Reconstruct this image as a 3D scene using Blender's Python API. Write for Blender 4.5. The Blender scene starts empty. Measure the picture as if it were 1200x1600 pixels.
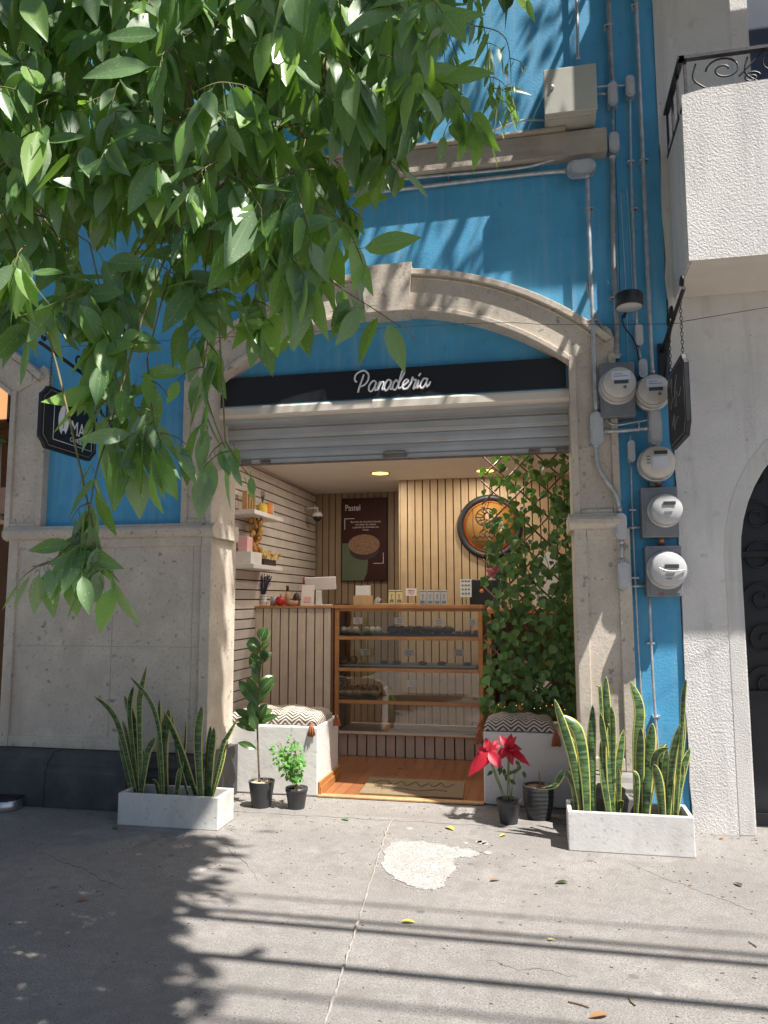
import bpy, math, random
from mathutils import Vector, Matrix
rnd = random.Random(7)
R = math.radians
sc = bpy.context.scene
# ------------------------------------------------------------------ camera
# metres; the camera stands at x=0, y=0; the facade is the plane y = 5.72
FPX, YAW, PIT, ROLL, CH = 1178.13, R(11.425), R(6.590), R(-0.129), 1.6
fw = Vector((-math.sin(YAW)*math.cos(PIT), math.cos(YAW)*math.cos(PIT), math.sin(PIT)))
rt = Vector((math.cos(YAW), math.sin(YAW), 0)); up = rt.cross(fw)
rt, up = rt*math.cos(ROLL)+up*math.sin(ROLL), -rt*math.sin(ROLL)+up*math.cos(ROLL)
cd = bpy.data.cameras.new('camera'); cam = bpy.data.objects.new('camera', cd); sc.collection.objects.link(cam)
cd.sensor_fit = 'HORIZONTAL'; cd.sensor_width = 36; cd.lens = 36*FPX/1200; cd.clip_end = 500; cd.clip_start = 0.05
cam.matrix_world = Matrix(((rt.x, up.x, -fw.x, 0), (rt.y, up.y, -fw.y, 0), (rt.z, up.z, -fw.z, CH), (0, 0, 0, 1)))
sc.camera = cam
sc.render.resolution_x = 768; sc.render.resolution_y = 1024
# ------------------------------------------------------------------ sun, sky, exposure
SA, SB = 0.46, 0.26                                   # direction to the sun = (SA, -SB, 1)
sunv = Vector((SA, -SB, 1)).normalized()
w = bpy.data.worlds.new("World"); sc.world = w; w.use_nodes = True
nt = w.node_tree; bg = nt.nodes['Background']; sky = nt.nodes.new('ShaderNodeTexSky')
sky.sky_type = 'NISHITA'; sky.sun_disc = False; sky.sun_elevation = math.asin(sunv.z); sky.sun_rotation = math.atan2(SA, -SB)
nt.links.new(sky.outputs[0], bg.inputs[0]); bg.inputs[1].default_value = 0.05
sl = bpy.data.lights.new('sun', 'SUN'); sl.energy = 5.0; sl.angle = R(0.55); sl.color = (1, 0.955, 0.89)
so = bpy.data.objects.new('sun', sl); sc.collection.objects.link(so); so.rotation_euler = (-sunv).to_track_quat('-Z', 'Y').to_euler()
sc.view_settings.view_transform = 'Standard'; sc.view_settings.look = 'None'; sc.view_settings.exposure = 0.95; sc.view_settings.gamma = 1

# ------------------------------------------------------------------ helpers
def ray(px, py): return rt*((px-600)/FPX) - up*((py-800)/FPX) + fw
def W(px, py, y):                                     # where a sight line meets the upright plane at depth y
    d = ray(px, py); t = y/d.y; return Vector((d.x*t, y, CH+d.z*t))
def G(px, py, z=0.0):
    d = ray(px, py); t = (z-CH)/d.z; return Vector((d.x*t, d.y*t, z))
def WX(px, py, x):
    d = ray(px, py); t = x/d.x; return Vector((x, d.y*t, CH+d.z*t))
OFF = {}
def tag(o, label=None, cat=None, group=None, kind=None):
    if label: o['label'] = label
    if cat: o['category'] = cat
    if group: o['group'] = group
    if kind: o['kind'] = kind
    return o
def thing(name, loc, label, cat, group=None):
    o = bpy.data.objects.new(name, None); o.empty_display_size = 0.05; sc.collection.objects.link(o)
    o.location = loc; OFF[o.name] = Vector(loc); return tag(o, label, cat, group)
def V(*a): return Vector(a)
class MB:
    def __init__(s): s.v = []; s.f = []; s.uv = []; s.sm = []
    def face(s, idx, uv=None, smooth=False): s.f.append(idx); s.uv.append(uv); s.sm.append(smooth)
    def box(s, x0, x1, y0, y1, z0, z1):
        n = len(s.v); s.v += [(x, y, z) for z in (z0, z1) for y in (y0, y1) for x in (x0, x1)]
        for q in ((0,2,3,1),(4,5,7,6),(0,1,5,4),(2,6,7,3),(0,4,6,2),(1,3,7,5)): s.face(tuple(n+i for i in q))
        return s
    def obox(s, c, ax, ay, az):                       # oriented box: half axes
        n = len(s.v); c = Vector(c)
        for k in (-1, 1):
            for j in (-1, 1):
                for i in (-1, 1): s.v.append(tuple(c+ax*i+ay*j+az*k))
        for q in ((0,2,3,1),(4,5,7,6),(0,1,5,4),(2,6,7,3),(0,4,6,2),(1,3,7,5)): s.face(tuple(n+i for i in q))
        return s
    def prism(s, poly, a0, a1, axis='y'):             # poly in (x,z) for axis y, (y,z) for axis x, (x,y) for z
        n = len(s.v); m = len(poly)
        def p(u, v, a): return {'y': (u, a, v), 'x': (a, u, v), 'z': (u, v, a)}[axis]
        s.v += [p(u, v, a0) for u, v in poly] + [p(u, v, a1) for u, v in poly]
        s.face(tuple(range(n, n+m))); s.face(tuple(range(n+2*m-1, n+m-1, -1)))
        for i in range(m):
            j = (i+1) % m; s.face((n+i, n+j, n+m+j, n+m+i))
        return s
    def strip(s, A, B_, y0, y1):                      # ring between two (x,z) polylines, extruded in y
        n = len(s.v); m = len(A)
        for y in (y0, y1): s.v += [(a[0], y, a[1]) for a in A] + [(b[0], y, b[1]) for b in B_]
        for i in range(m-1):
            s.face((n+i, n+i+1, n+m+i+1, n+m+i)); k = n+2*m
            s.face((k+i, k+m+i, k+m+i+1, k+i+1))
            s.face((n+i, k+i, k+i+1, n+i+1)); s.face((n+m+i, n+m+i+1, k+m+i+1, k+m+i))
        k = n+2*m
        s.face((n, n+m, k+m, k)); s.face((n+m-1, k+m-1, k+2*m-1, n+2*m-1)); return s
    def tube(s, pts, r, n=8, cap=True, flat=None):
        pts = [Vector(p) for p in pts]; k0 = len(s.v); m = len(pts); rr = r if isinstance(r, (list, tuple)) else [r]*m
        ref = None
        for i, p in enumerate(pts):
            t = (pts[min(i+1, m-1)]-pts[max(i-1, 0)])
            if t.length < 1e-9: t = V(0, 0, 1)
            t.normalize()
            if ref is None: ref = (V(0, 1, 0) if abs(t.y) < .8 else V(1, 0, 0))
            u = (ref-t*ref.dot(t)); u.normalize(); ref = u; v = t.cross(u)
            for a in range(n):
                an = 2*math.pi*a/n; s.v.append(tuple(p+u*(math.cos(an)*rr[i]*(flat or 1))+v*(math.sin(an)*rr[i])))
        for i in range(m-1):
            for a in range(n):
                b = (a+1) % n; s.face((k0+i*n+a, k0+i*n+b, k0+(i+1)*n+b, k0+(i+1)*n+a), smooth=True)
        if cap: s.face(tuple(k0+a for a in range(n-1, -1, -1))); s.face(tuple(k0+(m-1)*n+a for a in range(n)))
        return s
    def lathe(s, prof, c, axis=(0, 0, 1), n=24, smooth=True, squash=1):
        c = Vector(c); q = V(0, 0, 1).rotation_difference(Vector(axis)); k0 = len(s.v); m = len(prof)
        for r, h in prof:
            for a in range(n):
                an = 2*math.pi*a/n; s.v.append(tuple(c+q@V(r*math.cos(an), r*math.sin(an)*squash, h)))
        for i in range(m-1):
            for a in range(n):
                b = (a+1) % n; s.face((k0+i*n+a, k0+i*n+b, k0+(i+1)*n+b, k0+(i+1)*n+a), smooth=smooth)
        s.face(tuple(k0+a for a in range(n-1, -1, -1))); s.face(tuple(k0+(m-1)*n+a for a in range(n))); return s
    def blob(s, c, rx, ry, rz, n=10, m=6, jit=0.0):
        k0 = len(s.v); c = Vector(c)
        for i in range(m+1):
            th = math.pi*i/m
            for a in range(n):
                an = 2*math.pi*a/n; j = 1+rnd.uniform(-jit, jit)
                s.v.append((c.x+rx*math.sin(th)*math.cos(an)*j, c.y+ry*math.sin(th)*math.sin(an)*j, c.z+rz*math.cos(th)*j))
        for i in range(m):
            for a in range(n):
                b = (a+1) % n; s.face((k0+i*n+a, k0+(i+1)*n+a, k0+(i+1)*n+b, k0+i*n+b), smooth=True)
        return s
    def leaf(s, base, d, nrm, L, Wd, curl=.25, fold=.2, rows=6, shape='ovate', petiole=0.0, twist=0.0, cols=2):
        d = Vector(d).normalized(); nrm = Vector(nrm); nrm = nrm-d*nrm.dot(d)
        if nrm.length < 1e-4: nrm = d.orthogonal()
        nrm.normalize(); sd = d.cross(nrm); p = Vector(base); k0 = len(s.v)
        if petiole: s.tube([p, p+d*petiole], .0011, 4, cap=False); p = p+d*petiole; k0 = len(s.v)
        st = L/rows; nc = 2*cols+1
        for i in range(rows+1):
            t = i/rows
            if shape == 'ovate': wv = (math.sin(math.pi*min(1, t**.80))**.80)*(1 if t < .55 else 1-.30*((t-.55)/.45)) if 0 < t < 1 else .02
            elif shape == "heart": wv = (.35, .92, 1.0, .80, .46, .2, .03)[min(6, int(t*6+.5))]
            elif shape == 'round': wv = max(.03, math.sin(math.pi*min(1, .06+t*.94))**.6)
            else: wv = max(.02, math.sin(math.pi*t)**.8)
            for c in range(nc):
                u = (c-cols)/cols
                s.v.append(tuple(p+sd*(u*wv*Wd/2*math.cos(fold))+nrm*(abs(u)*wv*Wd/2*math.sin(fold))))
            if i < rows:
                p = p+d*st; q = Matrix.Rotation(-curl/rows, 3, sd); d = q@d; nrm = q@nrm
                if twist: q = Matrix.Rotation(twist/rows, 3, d); nrm = q@nrm; sd = q@sd
        for i in range(rows):
            for c in range(nc-1):
                a = k0+i*nc+c; u0 = c/(nc-1); u1 = (c+1)/(nc-1)
                s.face((a, a+1, a+nc+1, a+nc), uv=((u0, i/rows), (u1, i/rows), (u1, (i+1)/rows), (u0, (i+1)/rows)), smooth=True)
    def build(s, name, mat, parent=None, bevel=0, kind=None, loc=None, mods=None):
        off = OFF.get(parent.name, V(0, 0, 0)) if parent else (Vector(loc) if loc else V(0, 0, 0))
        me = bpy.data.meshes.new(name); me.from_pydata([(a-off.x, b-off.y, c-off.z) for a, b, c in s.v], [], s.f)
        if any(u is not None for u in s.uv):
            ul = me.uv_layers.new(name='UVMap'); k = 0
            for f, u in zip(s.f, s.uv):
                for j in range(len(f)):
                    if u is not None: ul.data[k].uv = u[j]
                    k += 1
        me.polygons.foreach_set('use_smooth', s.sm)
        me.materials.append(mat); me.update()
        o = bpy.data.objects.new(name, me); sc.collection.objects.link(o)
        if parent: o.parent = parent; OFF[o.name] = off
        else: o.location = off; OFF[o.name] = off
        if bevel:
            md = o.modifiers.new('bevel', 'BEVEL'); md.width = bevel; md.segments = 2; md.limit_method = 'ANGLE'; md.angle_limit = R(40)
        if kind: o['kind'] = kind
        return o
def crom(P, k=6):                                     # smooth curve through points
    P = [Vector(p) for p in P]; o = []
    for i in range(len(P)-1):
        a, b, c, d = P[max(i-1, 0)], P[i], P[i+1], P[min(i+2, len(P)-1)]
        for j in range(k):
            t = j/k; o.append(.5*((2*b)+(c-a)*t+(2*a-5*b+4*c-d)*t*t+(3*b-a-3*c+d)*t**3))
    o.append(P[-1]); return o
def text(name, body, size, loc, rot, mat, parent, extrude=.001, align='LEFT', sx=1, spacing=1):
    cu = bpy.data.curves.new(name, 'FONT'); cu.body = body; cu.size = size; cu.extrude = extrude; cu.align_x = align; cu.space_line = spacing
    o = bpy.data.objects.new(name, cu); sc.collection.objects.link(o)
    dg = bpy.context.evaluated_depsgraph_get(); me = bpy.data.meshes.new_from_object(o.evaluated_get(dg))
    bpy.data.objects.remove(o); me.materials.clear(); me.materials.append(mat)
    me.transform(Matrix.Diagonal((sx, 1, 1, 1)))
    m = bpy.data.objects.new(name, me); sc.collection.objects.link(m); m.rotation_euler = rot; m.parent = parent
    m.location = Vector(loc)-OFF.get(parent.name, V(0, 0, 0)); return m

# ------------------------------------------------------------------ materials
def mat(name, col, rough=.6, metal=0, var=.12, vs=4, bump=0, bs=60, bd=.01, spec=.5, obj=True, rv=0, layers=()):
    """layers: (kind, scale, lo, hi, colour, factor[, stretch]) mixed over the base with a noise or voronoi mask"""
    m = bpy.data.materials.new(name); m.use_nodes = True; t = m.node_tree; N = t.nodes; Lk = t.links; b = N['Principled BSDF']
    b.inputs['Roughness'].default_value = rough; b.inputs['Metallic'].default_value = metal; b.inputs['Specular IOR Level'].default_value = spec
    tc = N.new('ShaderNodeTexCoord'); co = tc.outputs['Object']
    nz = N.new('ShaderNodeTexNoise'); nz.inputs['Scale'].default_value = vs; nz.inputs['Detail'].default_value = 6; nz.inputs['Roughness'].default_value = .6; Lk.new(co, nz.inputs['Vector'])
    rp = N.new('ShaderNodeValToRGB'); e = rp.color_ramp.elements
    e[0].position = .3; e[1].position = .7
    e[0].color = tuple(c*(1-var) for c in col)+(1,); e[1].color = tuple(min(1, c*(1+var)) for c in col)+(1,)
    Lk.new(nz.outputs['Fac'], rp.inputs['Fac']); cur = rp.outputs['Color']
    for ly in layers:
        kind, s_, lo, hi, c2, fac = ly[:6]
        vec = co
        if len(ly) > 6:
            mp = N.new('ShaderNodeMapping'); mp.inputs['Scale'].default_value = ly[6]; Lk.new(co, mp.inputs['Vector']); vec = mp.outputs['Vector']
        if kind == 'noise':
            x = N.new('ShaderNodeTexNoise'); x.inputs['Scale'].default_value = s_; x.inputs['Detail'].default_value = 4; out = x.outputs['Fac']
        else:
            x = N.new('ShaderNodeTexVoronoi'); x.inputs['Scale'].default_value = s_; x.inputs['Randomness'].default_value = 1; out = x.outputs['Distance']
        Lk.new(vec, x.inputs['Vector'])
        mr = N.new('ShaderNodeMapRange'); mr.inputs['From Min'].default_value = lo; mr.inputs['From Max'].default_value = hi; mr.inputs['To Max'].default_value = fac
        Lk.new(out, mr.inputs['Value'])
        mx = N.new('ShaderNodeMix'); mx.data_type = 'RGBA'; Lk.new(mr.outputs[0], mx.inputs['Factor']); Lk.new(cur, mx.inputs['A']); mx.inputs['B'].default_value = tuple(c2)+(1,); cur = mx.outputs['Result']
    Lk.new(cur, b.inputs['Base Color'])
    if rv:
        r2 = N.new('ShaderNodeMapRange'); r2.inputs['To Min'].default_value = max(0, rough-rv); r2.inputs['To Max'].default_value = min(1, rough+rv); Lk.new(nz.outputs['Fac'], r2.inputs['Value']); Lk.new(r2.outputs[0], b.inputs['Roughness'])
    if bump:
        n2 = N.new('ShaderNodeTexNoise'); n2.inputs['Scale'].default_value = bs; n2.inputs['Detail'].default_value = 5; n2.inputs['Roughness'].default_value = .65; Lk.new(co, n2.inputs['Vector'])
        bp = N.new('ShaderNodeBump'); bp.inputs['Strength'].default_value = bump; bp.inputs['Distance'].default_value = bd; Lk.new(n2.outputs['Fac'], bp.inputs['Height']); Lk.new(bp.outputs[0], b.inputs['Normal'])
    return m
def emis(name, col, s):
    m = bpy.data.materials.new(name); m.use_nodes = True; b = m.node_tree.nodes['Principled BSDF']
    b.inputs['Base Color'].default_value = tuple(col)+(1,); b.inputs['Emission Color'].default_value = tuple(col)+(1,); b.inputs['Emission Strength'].default_value = s; return m
BLUE = (.08, .355, .60)
M = {}
M['blue'] = mat('blue stucco', BLUE, .75, var=.14, vs=2.2, bump=.5, bs=55, bd=.006, layers=(('noise', 1.3, .5, .8, (.12, .40, .62), .5), ('noise', 9, .60, .75, (.05, .25, .45), .6), ('noise', 5, .50, .68, (.20,.42,.58), .5, (3, 3, .25))))
M['stone'] = mat('volcanic tuff', (.60, .525, .435), .85, var=.13, vs=5, bump=.55, bs=45, bd=.006,
    layers=(('noise', 2.2, .45, .75, (.46, .40, .35), .5), ('vor', 22, .13, .06, (.24, .20, .175), .6, (1, 1, 1.6)), ('noise', 17, .64, .70, (.24, .20, .18), .8), ('vor', 5.3, .13, .08, (.26, .22, .20), .7, (1.3, 1, 1)), ('noise', 3.3, .5, .62, (.50, .43, .36), .5), ('noise', 45, .56, .70, (.36, .33, .29), .7), ('noise', 1.7, .58, .7, (.38, .31, .25), .45, (1.6, 1, .5)), ('noise', 12, .6, .75, (.66, .60, .52), .4)))
M['beam'] = mat('weathered beam stone', (.40, .35, .29), .9, var=.2, vs=3, bump=.7, bs=30, bd=.01, layers=(('noise', 2, .5, .75, (.2, .16, .13), .6, (1, 1, 5)),))
M['plinth'] = mat('dark basalt', (.060, .060, .064), .6, var=.3, vs=6, bump=.4, bs=70, bd=.005, layers=(('noise', 3, .55, .7, (.12, .12, .12), .5),), rv=.15)
M['plinthR'] = mat('sunlit grey basalt', (.22, .21, .20), .75, var=.2, vs=6, bump=.4, bs=70, bd=.005)  # plinth stone with sunlight put into a paler grey; also used for slab crack
def stucco(name, col, big):
    m = mat(name, col, .85, var=.07, vs=2.5, bump=1, bs=62 if big else 90, bd=.012 if big else .007, layers=(('noise', 1.2, .5, .75, tuple(c*.74 for c in col), .6, (1, 1, .4)), ('noise', 4, .52, .7, tuple(c*.66 for c in col), .5, (2.5, 2.5, .22)), ('noise', 9, .62, .72, tuple(c*.7 for c in col), .5), ('vor', 6, .05, .02, tuple(c*.35 for c in col), .8)))
    return m
M['white'] = stucco('rough white stucco', (.74, .715, .69), True)
M['white2'] = stucco('smooth white stucco', (.72, .69, .665), False)
M['trim'] = stucco('arch band stucco', (.66, .64, .61), False)
M['walk'] = mat('worn concrete', (.285, .266, .252), .9, var=.16, vs=1.6, bump=1, bs=90, bd=.010,
    layers=(('noise', 95, .50, .62, (.15, .14, .13), .8), ('noise', 120, .58, .66, (.46, .43, .39), .7), ('noise', 14, .45, .7, (.21, .19, .175), .6), ('noise', .9, .5, .7, (.25, .225, .21), .6), ('noise', 4, .6, .75, (.42, .39, .36), .35), ('vor', 3.1, .09, .05, (.12, .11, .10), .7), ('vor', 1.7, .05, .03, (.5, .47, .44), .6), ('noise', 5.5, .56, .66, (.20, .18, .165), .5), ('noise', 2.2, .6, .72, (.22, .19, .17), .4, (.3, 2.5, 1))))
M['kerb'] = mat('kerb concrete', (.33, .32, .30), .9, var=.15, bump=.4, bs=100)
M['asphalt'] = mat('asphalt', (.055, .055, .056), .9, var=.25, vs=3, bump=.6, bs=200)
M['joint'] = mat('mortar ridge', (.36, .33, .30), .9, var=.25, vs=20, bump=.8, bs=90)
M['paint'] = mat('spilt white paint', (.42, .405, .385), .9, var=.2, vs=9, bump=.8, bs=170, bd=.006, layers=(('noise', 90, .52, .60, (.20, .185, .17), .9), ('noise', 22, .50, .60, (.33, .31, .29), .7), ('noise', 6, .55, .66, (.34, .32, .30), .6)))
M['wpaint'] = mat('white painted plaster', (.70, .675, .64), .7, var=.06, vs=3, bump=.5, bs=22, bd=.006, layers=(('noise', 4, .52, .75, (.48, .44, .39), .5), ('noise', 25, .64, .72, (.35, .30, .25), .5)))
M['lintel'] = mat('cream lintel', (.66, .60, .52), .75, var=.06, bump=.2, bs=40, bd=.004)
M['planter'] = mat('white cast planter', (.66, .645, .62), .75, var=.08, vs=3, bump=.5, bs=45, bd=.004, layers=(('noise', 5, .5, .7, (.44, .42, .38), .5, (1, 1, .6)), ('noise', 30, .62, .72, (.3, .27, .22), .6), ('vor', 18, .08, .04, (.25, .22, .18), .7)))
M['steel'] = mat('galvanised steel', (.50, .51, .53), .42, .55, var=.25, vs=14, rv=.12, bump=.15, bs=40, bd=.002)
M['oldsteel'] = mat('weathered conduit', (.34, .33, .33), .55, .5, var=.35, vs=9, bump=.3, bs=60, bd=.003, layers=(('noise', 14, .58, .7, (.6, .58, .54), .6),))
M['shutter'] = mat('shutter steel', (.47, .47, .48), .5, .25, var=.1, vs=3, bump=.1, bs=20, rv=.08, layers=(('noise', 3, .55, .8, (.35, .32, .29), .5, (.5, 1, 5)),))
M['rust'] = mat('rusty bar', (.20, .16, .14), .7, .3, var=.4, vs=15)
M['cab'] = mat('beige cabinet paint', (.47, .46, .40), .5, .05, var=.06, vs=4, bump=.08, bs=40)
M['gbox'] = mat('grey meter box', (.215, .22, .235), .5, .2, var=.15, vs=6, layers=(('noise', 6, .6, .75, (.12, .10, .09), .5),))
M['meterw'] = mat('meter face', (.50, .50, .50), .35, var=.05, vs=20)
M['meterc'] = mat('meter cover', (.60, .56, .50), .35, var=.1, vs=10, rv=.05)
M['lcd'] = mat('dark display', (.05, .055, .05), .3)
M['lbl'] = mat('pale meter label', (.62, .63, .72), .5)
M['copper'] = mat('copper', (.5, .22, .14), .4, .7)
M['iron'] = mat('black wrought iron', (.018, .017, .02), .45, .3, var=.3, bump=.2, bs=50)
M['blackp'] = mat('black paint', (.012, .012, .016), .5, var=.25, vs=3, rv=.08, bump=.1, bs=30)
M['wht'] = mat('white lettering', (.82, .82, .84), .6)
M['grey'] = mat('faint grey lettering', (.20, .19, .19), .7)
M['gold'] = mat('gold lines', (.4, .30, .14), .5)
M['cable'] = mat('black cable', (.02, .02, .02), .6)
def slatmat(name, col, grain=(1, 1, 1)):
    return mat(name, col, .55, var=.1, vs=6, layers=(('noise', 7, .45, .7, tuple(c*.75 for c in col), .5, grain),))
M['slat_l'] = slatmat('pale horizontal slats', (.66, .60, .54), (1, .2, 6))
M['slat_b'] = slatmat('brown slats', (.33, .24, .15), (6, 6, .3))
M['slat_p'] = slatmat('honey slats', (.50, .36, .21), (6, 6, .3))
M['slat_c'] = slatmat('tan counter slats', (.64, .52, .41), (6, 6, .3))
M['groove'] = mat('dark groove', (.05, .022, .014), .8)
M['ceil'] = mat('ceiling plaster', (.80, .76, .71), .8, var=.04)
M['wood'] = mat('orange varnished wood', (.46, .20, .065), .35, var=.2, vs=4, layers=(('noise', 6, .45, .7, (.28, .11, .035), .5, (1, 1, 8)),))
M['woodl'] = mat('light varnished wood', (.55, .33, .16), .4, var=.2, vs=4, layers=(('noise', 6, .45, .7, (.40, .2, .08), .5, (8, 1, 8)),))
M['wooddk'] = mat('dark wood', (.16, .08, .04), .5, var=.2)
M['mat'] = mat('coir door mat', (.27, .20, .115), .95, var=.25, vs=60, bump=1, bs=220, bd=.01)
M['matp'] = mat('coir mat print', (.16, .11, .08), .95, var=.3, vs=80)
M['pot'] = mat('black plastic pot', (.045, .045, .05), .4, var=.2, vs=5, rv=.1)
M['soil'] = mat('soil', (.10, .065, .04), .95, var=.5, vs=40, bump=1, bs=70, bd=.02)
M['gravel'] = mat('pale gravel', (.55, .42, .28), .85, var=.45, vs=50)
M['bark'] = mat('bark', (.15, .11, .08), .9, var=.4, vs=10, bump=1, bs=25, bd=.02)
M['twig'] = mat('green brown twig', (.17, .145, .06), .7, var=.3, vs=20)
M['stem'] = mat('woody stem', (.14, .09, .05), .8, var=.3, vs=20)
M['gstem'] = mat('green stem', (.18, .24, .09), .6, var=.2, vs=20)
M['tassel'] = mat('rust wool tassel', (.42, .15, .07), .95, var=.3, vs=60, bump=.8, bs=150)
M['cream'] = mat('cream card', (.78, .70, .64), .7, var=.04)
M['pink'] = mat('pink print', (.75, .42, .42), .7)
M['black'] = mat('black plastic', (.02, .02, .022), .4)
M['kraft'] = mat('kraft board', (.52, .34, .17), .8, var=.1)
M['bread'] = mat('baked bread', (.38, .19, .07), .7, var=.4, vs=25, bump=.5, bs=40)
M['dark bread'] = mat('chocolate bread', (.07, .035, .02), .7, var=.4, vs=25, bump=.6, bs=40)
M['sugar'] = mat('sugared pastry', (.75, .70, .62), .8, var=.1, vs=25, bump=.5, bs=40)
M['red'] = mat('red glaze', (.5, .04, .03), .35)
M['orange'] = mat('orange sweets', (.75, .25, .05), .5, var=.3, vs=60)
M['yellow'] = mat('yellow sweets', (.75, .55, .08), .5, var=.3, vs=60)
M['lav'] = mat('dried lavender', (.10, .10, .15), .9, var=.4, vs=40)
M['maroon'] = mat('maroon poster', (.05, .013, .010), .5, var=.06, spec=.3)
M['sage'] = mat('sage green print', (.12, .15, .10), .6)
M['cake'] = mat('cake print', (.30, .17, .10), .6, var=.35, vs=45)
M['cakedk'] = mat('dark cake print', (.05, .03, .03), .6)
M['ochre'] = mat('ochre sign', (.30, .15, .03), .5, var=.15, vs=5)
M['silver'] = mat('silver pouch', (.55, .55, .56), .4, .4, var=.15)
M['cfl'] = mat('yellow pouch', (.66, .55, .28), .5, var=.1)
M['mscreen'] = mat('white plastic', (.72, .70, .68), .4)
M['lava'] = mat('bright steel bowl', (.55, .55, .56), .25, .9)
M['roof'] = mat('far plaster', (.45, .40, .34), .9)
def glass():
    m = bpy.data.materials.new('clear glass'); m.use_nodes = True; N = m.node_tree.nodes; L = m.node_tree.links
    N.remove(N['Principled BSDF']); o = N['Material Output']; tr = N.new('ShaderNodeBsdfTransparent'); tr.inputs[0].default_value = (.95, .96, .95, 1)
    gl = N.new('ShaderNodeBsdfGlossy'); gl.inputs['Roughness'].default_value = .015; fr = N.new('ShaderNodeFresnel'); fr.inputs[0].default_value = 1.7
    mx = N.new('ShaderNodeMixShader'); L.new(fr.outputs[0], mx.inputs[0]); L.new(tr.outputs[0], mx.inputs[1]); L.new(gl.outputs[0], mx.inputs[2]); L.new(mx.outputs[0], o.inputs[0]); return m
M['glass'] = glass()
def leafmat(name, cols, rough=.35, trans=.3, vein=(.35, .42, .2), veinamt=.5, tcol=(.25, .5, .05), back=None, spec=.5, spots=0):
    m = bpy.data.materials.new(name); m.use_nodes = True; N = m.node_tree.nodes; L = m.node_tree.links; b = N['Principled BSDF']; out = N['Material Output']
    geo = N.new('ShaderNodeNewGeometry'); rp = N.new('ShaderNodeValToRGB'); e = rp.color_ramp.elements
    while len(e) < len(cols): e.new(.5)
    for i, c in enumerate(cols): e[i].position = i/(len(cols)-1); e[i].color = tuple(c)+(1,)
    L.new(geo.outputs['Random Per Island'], rp.inputs[0]); cur = rp.outputs[0]
    uv = N.new('ShaderNodeUVMap'); sp = N.new('ShaderNodeSeparateXYZ'); L.new(uv.outputs[0], sp.inputs[0])
    def mth(op, a, b_=None, c=None):
        n = N.new('ShaderNodeMath'); n.operation = op
        for i, x in enumerate((a, b_, c)):
            if x is None: continue
            if isinstance(x, (int, float)): n.inputs[i].default_value = x
            else: L.new(x, n.inputs[i])
        return n.outputs[0]
    au = mth('ABSOLUTE', mth('SUBTRACT', sp.outputs[0], .5))
    mid = mth('LESS_THAN', au, .022)
    vv = mth('FRACT', mth('MULTIPLY', mth('SUBTRACT', sp.outputs[1], mth('MULTIPLY', au, .45)), 11.0))
    side = mth('MULTIPLY', mth('LESS_THAN', vv, .12), .35)
    vm = mth('MULTIPLY', mth('MAXIMUM', mid, side), veinamt)
    mx = N.new('ShaderNodeMix'); mx.data_type = 'RGBA'; L.new(vm, mx.inputs['Factor']); L.new(cur, mx.inputs['A']); mx.inputs['B'].default_value = tuple(vein)+(1,); cur = mx.outputs['Result']
    if spots:
        tc = N.new('ShaderNodeTexCoord'); vo = N.new('ShaderNodeTexVoronoi'); vo.inputs['Scale'].default_value = 85; L.new(tc.outputs['Object'], vo.inputs['Vector'])
        s2 = mth('MULTIPLY', mth('LESS_THAN', vo.outputs['Distance'], .17), spots)
        mx2 = N.new('ShaderNodeMix'); mx2.data_type = 'RGBA'; L.new(s2, mx2.inputs['Factor']); L.new(cur, mx2.inputs['A']); mx2.inputs['B'].default_value = (.55, .6, .42, 1); cur = mx2.outputs['Result']
    if back:
        mb = N.new('ShaderNodeMix'); mb.data_type = 'RGBA'; L.new(geo.outputs['Backfacing'], mb.inputs['Factor']); L.new(cur, mb.inputs['A']); mb.inputs['B'].default_value = tuple(back)+(1,)
        cur = mb.outputs['Result']
    L.new(cur, b.inputs['Base Color']); b.inputs['Roughness'].default_value = rough; b.inputs['Specular IOR Level'].default_value = spec
    tl = N.new('ShaderNodeBsdfTranslucent'); tl.inputs[0].default_value = tuple(tcol)+(1,)
    ms = N.new('ShaderNodeMixShader'); ms.inputs[0].default_value = trans; L.new(b.outputs[0], ms.inputs[1]); L.new(tl.outputs[0], ms.inputs[2]); L.new(ms.outputs[0], out.inputs[0]); return m
M['leaf'] = leafmat('gum leaf', [(.055, .13, .04), (.095, .20, .06), (.21, .30, .17), (.11, .24, .055), (.25, .42, .07)], .42, .32, spec=.9, tcol=(.34, .62, .06), vein=(.30, .38, .18), veinamt=.55, back=(.10, .15, .08), spots=.6)
M['leafhi'] = leafmat('shade crown leaf', [(.05, .10, .03), (.08, .14, .05)], .5, .08, tcol=(.2, .35, .05))
M['ivy'] = leafmat('ivy leaf', [(.03, .07, .025), (.06, .14, .04), (.12, .22, .065), (.2, .33, .1)], .45, .15, vein=(.2, .3, .12), veinamt=.4)
M['rubber'] = leafmat('rubber leaf', [(.02, .05, .014), (.035, .085, .022), (.09, .16, .04)], .25, .12, vein=(.3, .35, .15), veinamt=.5)
M['shrubleaf'] = leafmat('soft shrub leaf', [(.08, .24, .05), (.12, .34, .07), (.16, .4, .1)], .5, .35)
M['redleaf'] = leafmat('red bract', [(.30, .006, .02), (.48, .012, .035), (.6, .03, .06)], .5, .3, vein=(.35, .0, .02), tcol=(.8, .03, .06))
M['pinkleaf'] = leafmat('pink petal', [(.7, .15, .2), (.8, .35, .35)], .6, .3, tcol=(.8, .2, .2))
M['fall'] = leafmat('fallen brown leaf', [(.35, .16, .06), (.28, .14, .07)], .7, .1, tcol=(.5, .3, .1))
M['fallg'] = leafmat('fallen green leaf', [(.10, .22, .06), (.08, .18, .05)], .5, .1)
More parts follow.
